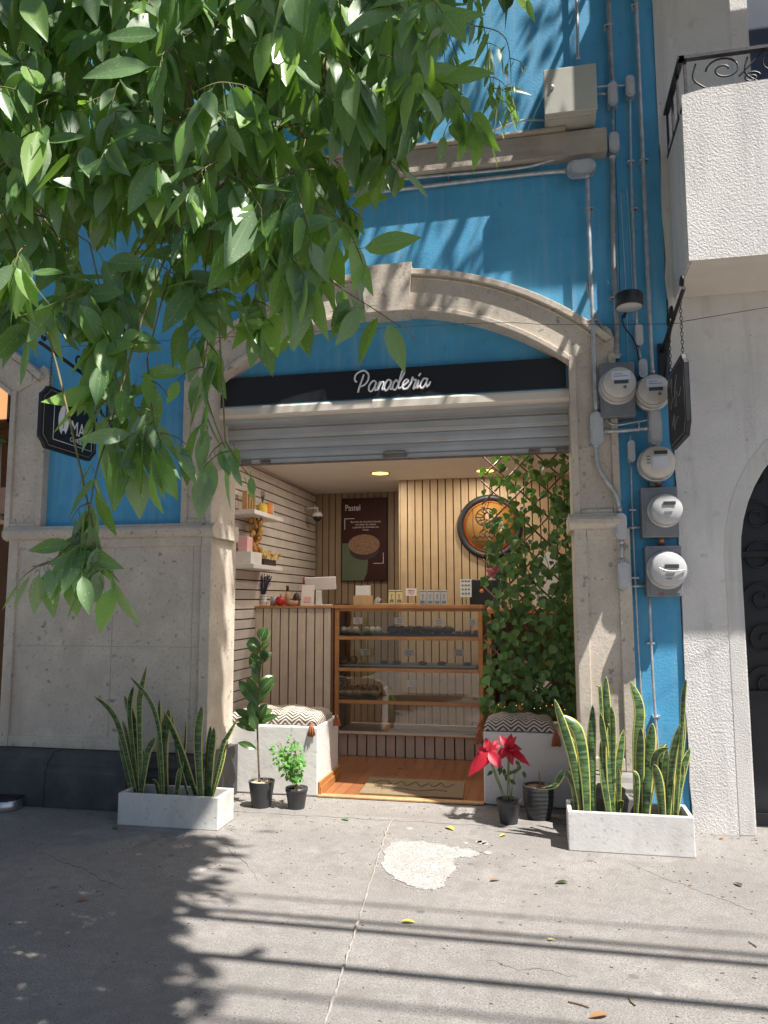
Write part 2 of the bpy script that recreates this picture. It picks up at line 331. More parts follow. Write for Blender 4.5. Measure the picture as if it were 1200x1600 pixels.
M['fally'] = leafmat('fallen yellow leaf', [(.65, .5, .08), (.7, .5, .1)], .6, .2)
M['falld'] = leafmat('fallen dark leaf', [(.03, .045, .02), (.04, .05, .03)], .4, .1)
def snakemat():
    m = bpy.data.materials.new('snake plant leaf'); m.use_nodes = True; N = m.node_tree.nodes; L = m.node_tree.links; b = N['Principled BSDF']
    uv = N.new('ShaderNodeUVMap'); sp = N.new('ShaderNodeSeparateXYZ'); L.new(uv.outputs[0], sp.inputs[0])
    mp = N.new('ShaderNodeMapping'); mp.inputs['Scale'].default_value = (14, 14, 75); tc = N.new('ShaderNodeTexCoord'); L.new(tc.outputs['Object'], mp.inputs['Vector'])
    nz = N.new('ShaderNodeTexNoise'); nz.inputs['Scale'].default_value = 1; nz.inputs['Detail'].default_value = 3; L.new(mp.outputs[0], nz.inputs['Vector'])
    rp = N.new('ShaderNodeValToRGB'); e = rp.color_ramp.elements; e[0].position = .44; e[0].color = (.025, .06, .022, 1); e[1].position = .56; e[1].color = (.095, .165, .055, 1); L.new(nz.outputs['Fac'], rp.inputs[0])
    s1 = N.new('ShaderNodeMath'); s1.operation = 'SUBTRACT'; L.new(sp.outputs[0], s1.inputs[0]); s1.inputs[1].default_value = .5
    s2 = N.new('ShaderNodeMath'); s2.operation = 'ABSOLUTE'; L.new(s1.outputs[0], s2.inputs[0])
    s3 = N.new('ShaderNodeMapRange'); L.new(s2.outputs[0], s3.inputs['Value']); s3.inputs['From Min'].default_value = .36; s3.inputs['From Max'].default_value = .40
    mx = N.new('ShaderNodeMix'); mx.data_type = 'RGBA'; L.new(s3.outputs[0], mx.inputs['Factor']); L.new(rp.outputs[0], mx.inputs['A']); mx.inputs['B'].default_value = (.48, .46, .12, 1)
    L.new(mx.outputs['Result'], b.inputs['Base Color']); b.inputs['Roughness'].default_value = .38; return m
M['snake'] = snakemat()
def zigmat():
    m = bpy.data.materials.new('woven chevron fabric'); m.use_nodes = True; N = m.node_tree.nodes; L = m.node_tree.links; b = N['Principled BSDF']
    tc = N.new('ShaderNodeTexCoord'); sp = N.new('ShaderNodeSeparateXYZ'); L.new(tc.outputs['Object'], sp.inputs[0])
    def mth(op, a, b_=None):
        n = N.new('ShaderNodeMath'); n.operation = op
        for i, x in enumerate((a, b_)):
            if x is None: continue
            if isinstance(x, (int, float)): n.inputs[i].default_value = x
            else: L.new(x, n.inputs[i])
        return n.outputs[0]
    pp = mth('PINGPONG', sp.outputs[0], .06)
    q = mth('ADD', mth('ADD', sp.outputs[1], mth('MULTIPLY', sp.outputs[2], 1.0)), pp)
    s = mth('GREATER_THAN', mth('FRACT', mth('MULTIPLY', q, 24)), .5)
    nz = N.new('ShaderNodeTexNoise'); nz.inputs['Scale'].default_value = 200; L.new(tc.outputs['Object'], nz.inputs['Vector'])
    mx = N.new('ShaderNodeMix'); mx.data_type = 'RGBA'; L.new(s, mx.inputs['Factor']); mx.inputs['A'].default_value = (.09, .065, .055, 1); mx.inputs['B'].default_value = (.62, .55, .47, 1)
    L.new(mx.outputs['Result'], b.inputs['Base Color']); b.inputs['Roughness'].default_value = .95
    bp = N.new('ShaderNodeBump'); bp.inputs['Strength'].default_value = .5; bp.inputs['Distance'].default_value = .004; L.new(nz.outputs['Fac'], bp.inputs['Height']); L.new(bp.outputs[0], b.inputs['Normal']); return m
M['zig'] = zigmat()
def tilemat():
    m = mat('terracotta wood tiles', (.42, .16, .06), .3, var=.15, vs=5, rv=.08); N = m.node_tree.nodes; L = m.node_tree.links; b = N['Principled BSDF']
    br = N.new('ShaderNodeTexBrick'); br.offset = 0; br.inputs['Scale'].default_value = 1; br.inputs['Brick Width'].default_value = .1; br.inputs['Row Height'].default_value = .6; br.inputs['Mortar Size'].default_value = .003
    br.inputs['Color1'].default_value = (.33, .135, .06, 1); br.inputs['Color2'].default_value = (.27, .105, .045, 1); br.inputs['Mortar'].default_value = (.16, .05, .025, 1)
    tc = N.new('ShaderNodeTexCoord'); L.new(tc.outputs['Object'], br.inputs['Vector']); L.new(br.outputs['Color'], b.inputs['Base Color']); return m
M['tile'] = tilemat()

# ------------------------------------------------------------------ ground
tag(MB().box(-40, 40, -1.2, 5.9, -.3, 0).build('sidewalk', M['walk']), kind='structure')
tag(MB().box(-40, 40, -1.36, -1.204, -.3, .006).build('kerb', M['kerb'], bevel=.015), kind='structure')
tag(MB().box(-60, 60, -60, -1.364, -.4, -.14).build('street', M['asphalt']), kind='structure')
tag(MB().box(-40, 40, 5.904, 40, -.3, -.004).build('ground', M['walk']), kind='structure')
b = MB(); pts = crom([(-1.075, 5.62, .003), (-1.06, 5.3, .003), (-.99, 4.6, .003), (-.92, 3.9, .003), (-.86, 3.3, .003), (-.81, 2.7, .003), (-.74, 1.8, .003), (-.6, 0, .003)], 14)
pts = [p+V(rnd.uniform(-.004, .004), 0, 0) for p in pts]
b.tube(pts, [.013+rnd.uniform(-.007, .003) for _ in pts], 6, flat=.5); tag(b.build('sidewalk_joint', M['joint']), kind='structure')
b = MB(); pts = [V(-2.3+i*.06, 5.6-.0*i+rnd.uniform(-.012, .012), .001) for i in range(56)]
b.tube(pts, [.004+rnd.uniform(-.002, .002) for _ in pts], 5); tag(b.build('slab_crack', M['plinthR']), kind='structure')
for (x0_, y0_, x1_, y1_) in ((980, 1350, 1180, 1420), (330, 1300, 420, 1370), (60, 1330, 200, 1385), (760, 1500, 900, 1530)):
    b = MB(); A_, B_ = G(x0_, y0_), G(x1_, y1_); n_ = 40; off = 0; pts = []
    for i in range(n_+1):
        off += rnd.uniform(-.012, .012); pts.append(A_.lerp(B_, i/n_)+V(off*.3, off, .0005))
    b.tube(pts, [.0006+.0016*rnd.random()*math.sin(math.pi*i/n_) for i in range(n_+1)], 4); tag(b.build('pavement_crack', M['plinth']), kind='structure')
b = MB()
for k in range(420):
    x = rnd.uniform(-3.6, 1.6); y = rnd.choice((rnd.uniform(2.6, 5.6), 5.7-abs(rnd.gauss(0, .12)) if x > 1.0 else 5.40-abs(rnd.gauss(0, .1)) if x < -2.5 else rnd.uniform(4.5, 6.1)))
    b.obox((x, y, .002), V(rnd.uniform(.002, .007), rnd.uniform(-.004, .004), 0), V(rnd.uniform(-.002, .002), rnd.uniform(.001, .003), 0), V(0, 0, .0015))
tag(b.build('grit', M['bark']), kind='stuff'); bpy.data.objects['grit']['label'] = 'fine dry grit and crumbs scattered over the pavement'; bpy.data.objects['grit']['category'] = 'grit'
# spilt paint: thin sheet with a ragged outline
ol = [(600,1330),(612,1318),(640,1314),(672,1316),(700,1324),(735,1328),(755,1333),(744,1339),(716,1340),(708,1348),(714,1360),(700,1370),(694,1382),(680,1391),(652,1388),(628,1379),(606,1366),(597,1350)]
P = []
for i, (x, y) in enumerate(ol):
    x2, y2 = ol[(i+1) % len(ol)]
    for k in range(5):
        t = k/5; g = G(x+(x2-x)*t+rnd.uniform(-3.5, 3.5), y+(y2-y)*t+rnd.uniform(-2, 2)); P.append((g.x, g.y))
b = MB().prism(P, .0005, .004, 'z')
for q_ in range(150):
    i_ = rnd.randrange(len(ol)); x, y = ol[i_]; x2, y2 = ol[(i_+1) % len(ol)]; t = rnd.random(); g = G(x+(x2-x)*t+rnd.gauss(0, 9), y+(y2-y)*t+rnd.gauss(0, 4.5)); r = rnd.uniform(.002, .009)
    b.prism([(g.x+r*math.cos(a)*rnd.uniform(.6, 1.3), g.y+r*math.sin(a)*rnd.uniform(.6, 1.3)) for a in [k*math.pi/3 for k in range(6)]], .0005, .0042+rnd.random()*.0004, 'z')
for cx, cy, r in ((753, 1317, 6), (758, 1319, 4), (748, 1316, 4), (762, 1333, 5), (728, 1318, 2.5)):
    q = [G(cx+r*math.cos(a)*1.4+rnd.uniform(-1, 1), cy+r*math.sin(a)*.5) for a in [k*math.pi/5 for k in range(9, -1, -1)]]
    b.prism([(p.x, p.y) for p in q], .0005, .004, 'z')
tag(b.build('paint_stain', M['paint']), kind='structure')
tag(MB().box(-2.95, 1.6, 6.2, 9.9, -.1, .012).build('floor', M['tile']), kind='structure')

# ------------------------------------------------------------------ blue building
YF = 5.74
def arc(cx, R_, zc, xl, xr, n=40):
    return [(cx+x, zc+math.sqrt(max(0, R_*R_-x*x))) for x in [xl+(xr-xl)*i/n for i in range(n+1)]]
bb = thing('blue_building', (-3.3, 5.74, 0), 'bright blue stucco building with carved stone arches around its shopfronts', 'building')
CXR, CXL = -1.15, -5.90
def notch(cx): return [(cx-1.53, 0)]+arc(cx, 2.42, 1.62, -1.53, 1.53)+[(cx+1.53, 0)]
poly = [(-9, 0)]+notch(CXL)+notch(CXR)+[(1.0, 0), (1.0, 9.6), (-9, 9.6)]
MB().prism(poly, YF, 6.14).build('wall', M['blue'], bb)
MB().prism([(-4.5, 9.6), (-4.5, 0), (-2.96, 0), (-2.96, 3.06), (.28, 3.06), (.28, 0), (1.6, 0), (1.6, 9.6)], 6.145, 6.2).build('inner_wall', M['wpaint'], bb)
for cx in (CXR, CXL):
    a = MB(); a.strip(arc(cx, 2.55, 1.65, -1.72, 1.72), arc(cx, 2.28, 1.60, -1.425, 1.425), 5.675, 6.0); a.build('stone_arch', M['stone'], bb)
    a = MB(); a.strip(arc(cx, 2.565, 1.65, -1.74, 1.74), arc(cx, 2.515, 1.65, -1.70, 1.70), 5.64, 5.74); a.strip(arc(cx, 2.315, 1.60, -1.425, 1.425), arc(cx, 2.275, 1.60, -1.425, 1.425), 5.655, 5.74)
    a.strip(arc(cx, 2.50, 1.65, -1.69, 1.69), arc(cx, 2.488, 1.65, -1.68, 1.68), 5.662, 5.74); a.build('arch_moulding', M['stone'], bb, bevel=.008)
    MB().prism([(cx-.12, 3.86), (cx-.175, 4.23), (cx+.24, 4.23), (cx+.20, 3.86)], 5.60, 5.9).build('keystone', M['stone'], bb, bevel=.008)
def jamb(x0, x1, inner, y1=6.16):
    """upper half of a stone pier; inner = the edge that faces the opening"""
    top = lambda x: 3.53 if abs(x-inner) > .1 else 3.42
    b = MB()
    if inner < (x0+x1)/2: pl = [(x0, 2.2), (x1, 2.2), (x1, 3.53), (x1-.02, 3.60), (x1-.06, 3.64), (x0+.12, 3.50), (x0, 3.39)]
    else: pl = [(x0, 2.2), (x1, 2.2), (x1, 3.39), (x1-.12, 3.50), (x0+.06, 3.64), (x0+.02, 3.60), (x0, 3.53)]
    b.prism(pl, 5.69, y1); b.build('pier', M['stone'], bb)
    b = MB(); b.box(x0-.002, x0+.05, 5.665, 5.75, 2.203, 3.42).box(x1-.05, x1+.002, 5.665, 5.75, 2.203, 3.42).box(x0+.052, x1-.052, 5.667, 5.75, 2.203, 2.25)
    b.build('pier_moulding', M['stone'], bb, bevel=.006)
jamb(.275, .61, .275); jamb(-2.84, -2.575, -2.575); jamb(-4.475, -4.125, -4.475); jamb(-7.6, -7.325, -7.325)
def dado(x0, x1):
    MB().box(x0, x1, 5.672, 6.165, .40, 2.105).build('dado', M['stone'], bb)
    b = MB(); b.box(x0-.003, x0+.085, 5.65, 5.7, .40, 2.103).box(x1-.085, x1+.003, 5.65, 5.7, .40, 2.103).box(x0+.087, x1-.087, 5.651, 5.7, 2.03, 2.102).box(x0+.087, x1-.087, 5.651, 5.7, .402, .49)
    b.build('dado_frame', M['stone'], bb, bevel=.006)
    if x1-x0 > 1:
        for xj in (-3.42, -2.72): MB().box(xj, xj+.004, 5.6705, 5.68, .492, 2.028).build('mortar_joint', M['joint'], bb)
        MB().box(x0+.09, x1-.09, 5.6708, 5.68, 1.22, 1.224).build('mortar_joint', M['joint'], bb)
    # ledge with a rounded nose
    pr = [(6.13, 2.10), (5.655, 2.10), (5.62, 2.115), (5.60, 2.14), (5.60, 2.17), (5.615, 2.192), (5.64, 2.20), (5.64, 2.215), (6.13, 2.215)]
    MB().prism(pr, x0-.035, min(x1+.035, .605), 'x').build('ledge', M['stone'], bb, bevel=.004)
dado(-4.40, -2.56); dado(.275, .66); dado(-8.3, -7.345)
def plinth(x0, x1, m):
    pr = [(6.12, 0), (5.43, 0), (5.43, .27), (5.46, .30), (5.46, .33), (5.50, .36), (5.52, .395), (5.66, .398), (6.12, .398)]
    MB().prism(pr, x0, x1, 'x').build('plinth', m, bb, bevel=.005)
plinth(-4.5, -3.8, M['plinth']); plinth(-3.796, -3.1, M['plinth']); plinth(-3.096, -2.49, M['plinth']); plinth(.25, .66, M['plinthR'])
# upper beam, lintels, tympanum
b = MB(); b.box(-9, .61, 5.64, 5.8, 5.0, 5.20); b.build('beam', M['beam'], bb, bevel=.01)
b = MB(); b.box(-9, .3, 5.60, 5.8, 5.203, 5.225); b.build('beam_cap', M['beam'], bb, bevel=.004)
MB().prism([(CXR-1.43, 3.19)]+arc(CXR, 2.30, 1.60, -1.43, 1.43)+[(CXR+1.43, 3.19)], 5.86, 6.1).build('tympanum', M['blue'], bb)
pr = [(5.86, 3.20), (5.79, 3.197), (5.78, 3.17), (5.78, 3.115), (5.80, 3.10), (6.0, 3.10), (6.0, 3.14), (5.86, 3.14)]
MB().box(-2.573, .273, 5.860, 6.0, 3.075, 3.186).build('shutter_housing', M['shutter'], bb)
MB().prism([(5.857, 3.20), (5.79, 3.197), (5.78, 3.18), (5.78, 3.125), (5.80, 3.11), (5.857, 3.108)], -2.574, .274, 'x').build('lintel', M['lintel'], bb)
MB().prism([(6.045, 3.055), (5.99, 3.055), (5.975, 3.04), (5.975, 2.985), (5.985, 2.975), (6.045, 2.975)], -2.573, .273, 'x').build('shutter_housing', M['shutter'], bb)
# shop interior
MB().box(-3.1, 1.8, 6.15, 10.1, 3.03, 3.1).build('ceiling', M['ceil'], bb)
def slats(name, m, vertical, a0, a1, z0, z1, pl, pitch, depth=.014, gap=.013, facing='y'):
    b = MB(); g = MB()
    if vertical:
        x = a0
        while x < a1-.01:
            b.box(x+gap/2, min(x+pitch, a1)-gap/2, pl-depth, pl, z0, z1); x += pitch
        g.box(a0, a1, pl+.001, pl+.03, z0, z1)
    else:
        z = z0
        while z < z1-.01:
            b.box(pl, pl+depth, a0, a1, z+gap/2, min(z+pitch, z1)-gap/2); z += pitch
        g.box(pl-.03, pl-.001, a0, a1, z0, z1)
    return b, g
b, g = slats('', 0, False, 6.17, 9.84, .0, 3.03, -2.95, .1); o = b.build('slat_panel', M['slat_l'], bb); o['label'] = 'pale horizontally slatted inner wall'; g.build('slat_backing', M['groove'], bb)
b, g = slats('', 0, True, -2.93, -1.60, .0, 3.03, 9.85, .09); o = b.build('slat_panel', M['slat_b'], bb); o['label'] = 'brown vertical slats behind the poster'; g.build('slat_backing', M['groove'], bb)
b, g = slats('', 0, True, -1.60, 1.6, .0, 3.03, 8.9, .092); b.box(-1.615, -1.60, 8.89, 9.85, 0, 3.03); o = b.build('slat_panel', M['slat_p'], bb); o['label'] = 'honey coloured vertical slats behind the round sign'; g.box(-1.598, -1.57, 8.94, 9.85, 0, 3.03); g.build('slat_backing', M['groove'], bb)
MB().box(1.6, 1.7, 6.2, 9, 0, 3.03).build('partition', M['wpaint'], bb)
MB().box(-3.1, -1.5, 9.89, 9.95, 0, 3.03).build('partition', M['wpaint'], bb)
MB().box(-3.1,-2.99,6.2,9.885,0,3.03).build('partition', M['wpaint'], bb)
MB().box(-1.80, -.45, 6.13, 6.20, .0, .016).build('threshold', M['woodl'], bb, bevel=.004)
# neighbouring shop behind the left arch
MB().box(-9, -4.3, 8.0, 8.1, 0, 4).box(-4.4, -4.3, 6.16, 8, 0, 4).box(-9, -8.9, 6.16, 8, 0, 4).box(-9, -4.3, 6.16, 8, 3.9, 4.0).build('dark_interior', M['wooddk'], bb)
MB().box(-7.32, -4.48, 6.3, 6.36, 2.32, 2.36).build('shelf_board', M['woodl'], bb)

# ------------------------------------------------------------------ white building
wb = thing('white_building', (3, 5.7, 0), 'white rough plastered building with arched iron gate and jutting balcony', 'building')
def garch(r, c=2.27, zc=1.9, n=24): return [(c-r, -.02)]+[(c-r*math.cos(math.pi*i/n), zc+1.15*r*math.sin(math.pi*i/n)) for i in range(n+1)]+[(c+r, -.02)]
YW = 5.715
h = garch(.855)
def wavy(x0, z0, z1, n):                              # hand-plastered edge
    return [(x0+rnd.uniform(-.008, .008), z0+(z1-z0)*i/n) for i in range(n+1)]
MB().prism([(1.02, -.02)]+h+[(7, -.02), (7, 3.83)]+wavy(1.005, 3.83, .02, 24), YW, 6.1).build('wall', M['white'], wb)
MB().prism([(1.005, 3.83), (7, 3.83), (7, 5.05)]+wavy(1.0, 5.05, 3.83, 8)[:-1], YW+.001, 6.1).box(1.0, 1.56, YW+.012, 6.1, 5.05, 9.6).box(3.4, 7, YW+.012, 6.1, 5.05, 9.6).box(1.56, 3.4, YW+.012, 6.1, 7.5, 9.6).box(1.56, 1.72, 5.86, 6.1, 5.05, 7.5).build('upper_wall', M['white2'], wb)
A = garch(.965)[1:-1]; Bq = garch(.86)[1:-1]
MB().strip([(A[0][0]+.0, -.0)]+A+[(A[-1][0], 0)], [(Bq[0][0], 0)]+Bq+[(Bq[-1][0], 0)], YW-.003, YW+.2).build('arch_trim', M['trim'], wb, bevel=.004)
MB().box(1.72, 3.4, 5.9, 5.98, 5.05, 7.5).build('balcony_door', mat('dark blue door', (.03, .045, .09), .4), wb)
for dz, ht in ((0, 1.19), (2.73, .80)):
    z0 = 3.83+dz; z1 = z0+ht
    b = MB(); b.prism([(1.05, z0), (4.2, z0), (4.2, z1+.0), (1.9, z1+.01), (1.2, z1-.006), (1.13, z1-.02), (1.055, z1-.035)], 5.07, 5.17)
    b.box(1.053, 1.16, 5.172, YW-.002, z0+.001, z1-.02).box(4.1, 4.2, 5.172, YW-.002, z0+.001, z1).box(1.16, 4.1, 5.172, YW-.002, z0+.001, z0+.2)
    b.build('balcony', M['white'], wb, bevel=.012)
    MB().box(1.06, 4.19, 5.075, YW-.003, z0-.012, z0-.001).build('balcony_soffit', M['lintel'], wb)
    r = MB(); zt = z1+.26
    if dz == 0 or True:
        r.obox((2.6, 5.10, zt), V(1.56, 0, 0), V(0, .02, 0), V(0, 0, .012)).obox((1.055, 5.39, zt), V(.02, 0, 0), V(0, .31, 0), V(0, 0, .012)).obox((1.055, 5.39, z1-.09), V(.008, 0, 0), V(0, .31, 0), V(0, 0, .012))
        for x in (1.08, 2.2, 3.2, 4.1): r.box(x-.009, x+.009, 5.09, 5.108, z1-.06, zt)
        for y in (5.25, 5.45, 5.66): r.box(1.047, 1.063, y-.008, y+.008, z1-.1, zt)
        def scroll(x, z, s, f):
            sp_ = [V(x+f*(.02+.075*(1-k/26))*math.cos(k*.36)*s, 5.10, z+(.012+.062*(1-k/26))*math.sin(k*.36)*s) for k in range(27)]
            r.tube(sp_, .0065, 5)
        for i, x in enumerate((1.33, 1.66, 1.98, 2.40, 2.8)):
            scroll(x, z1+.145, 1.25, 1 if i % 2 else -1)
            r.tube(crom([(x+.09, 5.10, z1+.08), (x+.16, 5.10, z1+.15), (x+.26, 5.10, zt-.01)]), .0065, 5)
            r.tube(crom([(x-.18, 5.10, zt-.05), (x-.2, 5.10, z1+.1), (x-.12, 5.10, z1+.02)]), .0065, 5)
            scroll(x+.17, z1+.06, .6, 1)
        r.build('railing', M['iron'], wb)
# gate
gt = thing('iron_gate', (2.27, 5.95, 0), 'black wrought iron arched gate with scrollwork at the right edge', 'gate')
MB().prism(garch(.85), 5.99, 6.03).build('gate_panel', M['blackp'], gt)
b = MB()
for x in (1.46, 1.75, 2.05, 2.27, 2.5, 2.8, 3.08): b.box(x-.012, x+.012, 5.95, 5.975, 0, 2.5 if 1.6 < x < 2.9 else 1.9)
for z in (.05, .9, 1.9): b.box(1.43, 3.1, 5.94, 5.965, z, z+.04)
for k in range(4):
    for j in range(6):
        cx, cz = 1.60+k*.3, 1.0+j*.3
        b.tube([V(cx+(.02+.11*(1-q/24))*math.cos(q*.4)*(1 if (k+j) % 2 else -1), 5.955, cz+(.02+.11*(1-q/24))*math.sin(q*.4)) for q in range(25)], .008, 5)
b.build('gate_scrollwork', M['iron'], gt)

# ------------------------------------------------------------------ roller shutter
sh = thing('roller_shutter', (-1.15, 6.0, 2.74), 'half raised grey steel roller shutter above the shop entrance', 'shutter')
b = MB(); z = 2.785
while z < 3.16:
    pr = [(6.03, z+.001), (6.004, z+.001), (5.996, z+.012), (5.992, z+.043), (5.996, z+.075), (6.004, z+.086), (6.03, z+.086)]
    b.prism(pr, -2.572, .272, 'x'); z += .0875
b.build('slats', M['shutter'], sh)
MB().box(-2.572, .272, 5.985, 6.03, 2.745, 2.783).build('bottom_bar', M['shutter'], sh, bevel=.004)
MB().box(-2.57, .27, 5.98, 6.035, 2.738, 2.7445).build('rust_edge', M['rust'], sh)
b = MB(); p = W(617, 711, 5.97); b.tube(crom([(p.x-.09, 5.985, 2.765), (p.x-.085, 5.955, 2.795), (p.x, 5.95, 2.80), (p.x+.085, 5.955, 2.795), (p.x+.09, 5.985, 2.765)]), .006, 6); b.box(p.x-.1, p.x+.1, 5.972, 5.984, 2.755, 2.775)
b.build('pull_handle', M['rust'], sh)
for px in (385, 415, 835, 878):
    q = W(px, 711, 5.98); MB().box(q.x-.045, q.x+.045, 5.968, 5.984, 2.75, 2.776).build('lock_bracket', M['rust'], sh, bevel=.004)

# ------------------------------------------------------------------ Panaderia sign
sg = thing('shop_sign', (-1.15, 5.80, 3.32), 'long black sign board over the shop entrance reading Panadería in white script', 'sign')
MB().box(-2.56, .255, 5.80, 5.855, 3.215, 3.45).build('board', M['blackp'], sg, bevel=.003)
MB().box(-2.565, .268, 5.815, 5.858, 3.2005, 3.2145).box(.2565, .2705, 5.815, 5.858, 3.215, 3.455).build('board_edge', M['blue'], sg)
strokes = [[(140,215),(115,190),(125,130),(180,85),(240,75),(285,120),(280,190),(235,250),(175,272)], [(228,120),(197,210),(168,290),(155,345)],
 [(380,215),(345,200),(300,250),(290,310),(320,330),(360,280),(385,215),(368,270),(372,318),(395,300)], [(395,300),(430,205),(398,322)], [(400,315),(440,235),(472,215),(470,260),(455,305),(480,305)],
 [(570,200),(530,190),(495,240),(482,300),(510,320),(545,275),(575,200),(560,260),(565,303),(595,285)],
 [(660,225),(630,190),(592,250),(592,300),(625,305),(665,230),(720,130),(737,80),(715,68),(690,130),(665,230),(658,290),(695,285)],
 [(695,285),(750,240),(785,205),(765,180),(730,210),(710,260),(722,302),(775,290),(820,225)], [(820,225),(835,155),(850,185),(882,190),(860,250),(848,297),(878,280)],
 [(878,280),(915,190),(900,250),(892,288),(928,265)], [(912,140),(938,105)], [(1020,180),(980,170),(945,220),(930,275),(960,290),(1000,240),(1025,165),(1010,220),(1015,272),(1045,245),(1058,208)]]
b = MB()
for s_ in strokes: b.tube(crom([W(540+x/8, 570+y/8, 5.794) for x, y in s_], 6), .0078, 8, flat=None)
b.build('lettering', M['wht'], sg)

# ------------------------------------------------------------------ hanging signs
def hexplate(y0, y1, z0, z1, c=.075):
    return [(y0+c, z0), (y1-c, z0), (y1-c*.55, z0+c*.55), (y1, z0+c), (y1, z1-c), (y1-c*.55, z1-c*.55), (y1-c, z1), (y0+c, z1), (y0+c*.55, z1-c*.55), (y0, z1-c), (y0, z0+c), (y0+c*.55, z0+c*.55)]
def hanging(x, y0, y1, z0, z1, label, face, ybr, zbr, ang):
    t = thing('hanging_sign', (x, 5.73, zbr), label, 'sign', 'black bracket signs')
    pl = hexplate(y0, y1, z0, z1)
    MB().prism(pl, x-.014, x+.014, 'x').build('sign_board', M['blackp'], t, bevel=.002)
    def inset(d):
        cy, cz = (y0+y1)/2, (z0+z1)/2; sy = 1-2*d/(y1-y0); sz = 1-2*d/(z1-z0)
        return [(cy+(a-cy)*sy, cz+(c-cz)*sz) for a, c in pl]
    b = MB(); q = inset(.025); xf = x+face*.0155
    b.tube([V(xf, a, c) for a, c in q+[q[0]]], .0025, 4); b.build('border_line', M['gold'] if face > 0 else M['grey'], t)
    for f_ in (.15, .85):
        y = y0+(y1-y0)*f_; b = MB(); zz = z1-.01 if True else 0; k = 0
        zt = zbr+(5.70-y)*ang
        while zz < zt:
            ax = V(.008, 0, 0) if k % 2 else V(0, .008, 0)
            b.tube([V(x, y, zz)+ax*math.cos(a)+V(0, 0, .015+.017*math.sin(a)) for a in [i*math.pi/4 for i in range(9)]], .0024, 4, cap=False); zz += .026; k += 1
        b.build('chain', M['iron'], t)
    # bracket: wall plate, arm, scrolls
    b = MB(); b.box(x-.03, x+.03, 5.715, 5.735, zbr-.32, zbr+.06)
    b.tube([V(x, 5.72, zbr), V(x, y0-.04, zbr+(5.70-y0)*ang+.02)], .014, 8)
    b.tube(crom([(x, 5.715, zbr-.28), (x, 5.6, zbr-.2), (x, 5.4, zbr-.02+.3*ang), (x, 5.2, zbr+.5*ang-.0)]), .012, 8)
    e = V(x, y0-.02, zbr+(5.70-y0)*ang+.02)
    b.tube([e+V(0, .03+(.05*(1-k/20))*math.cos(k*.4), .055+(.05*(1-k/20))*math.sin(k*.4)) for k in range(21)], .009, 6)
    m_ = (e+V(x, 5.72, zbr))/2
    b.tube([m_+V(0, (.06*(1-k/20))*math.cos(k*.4), .065+(.06*(1-k/20))*math.sin(k*.4)) for k in range(21)], .009, 6)
    b.tube([m_+V(0, .12-(.05*(1-k/20))*math.cos(k*.4), .055+(.05*(1-k/20))*math.sin(k*.4)) for k in range(21)], .009, 6)
    for dz in (-.27, .03): b.blob((x-.02*0, 5.71, zbr+dz), .012, .01, .012, 8, 5)
    b.build('bracket', M['iron'], t)
    return t
xs = -3.55
ls = hanging(xs, 4.81, 5.52, 2.72, 3.19, 'black notched hanging sign with white leaf emblem beside the left arch', 1, 0, 3.36, 0.12)
q = [(4.955, 2.80), (5.45, 2.80), (5.45, 3.12), (4.955, 3.12)]
MB().tube([V(xs+.0158, a, c) for a, c in q+[q[0]]], .003, 4).build('inner_frame', M['wht'], ls)
em = [(.0, -.125), (.035, -.085), (.055, -.04), (.066, .0), (.062, .05), (.045, .095), (.018, .13), (-.01, .125), (-.04, .09), (-.06, .045), (-.066, .0), (-.06, -.05), (-.04, -.09)]
ey, ez = 5.075, 2.965
MB().prism([(ey+a, ez+c) for a, c in em], xs+.0145, xs+.0175, 'x').build('emblem', M['wht'], ls)
MB().prism([(ey-.022, ez-.13), (ey+.022, ez-.13), (ey+.018, ez-.085), (ey, ez-.075), (ey-.018, ez-.085)], xs+.0178, xs+.019, 'x').tube(crom([V(xs+.018, ey-.008, ez-.06), V(xs+.018, ey+.006, ez+.02), V(xs+.018, ey+.02, ez+.12)]), .003, 5).build('emblem_vein', M['blackp'], ls)
text('lettering', 'MAH', .16, (xs+.0155, 5.165, 2.885), (R(90), 0, R(90)), M['wht'], ls, sx=.82)
text('lettering', 'COFFEE', .05, (xs+.0155, 5.165, 2.825), (R(90), 0, R(90)), M['wht'], ls, sx=.9)
xr_ = .95
rs = hanging(xr_, 4.87, 5.50, 2.62, 3.15, 'dark hanging sign with faded scrawl beside the meters, seen nearly edge on', -1, 0, 3.42, 0.12)
b = MB()
for s_ in ([(-.2,.16),(-.1,.2),(-.12,.1),(-.05,.05),(.02,.12),(.08,.18)], [(-.18,.0),(-.08,.06),(.0,-.02),(.05,.07),(.12,.02),(.2,.06)], [(-.15,-.12),(-.05,-.06),(-.08,-.16),(.04,-.1),(.14,-.14)]):
    b.tube(crom([V(xr_-.0165, 5.19-u, 2.89+v) for u, v in s_]), .004, 5)
b.build('lettering', M['grey'], rs)

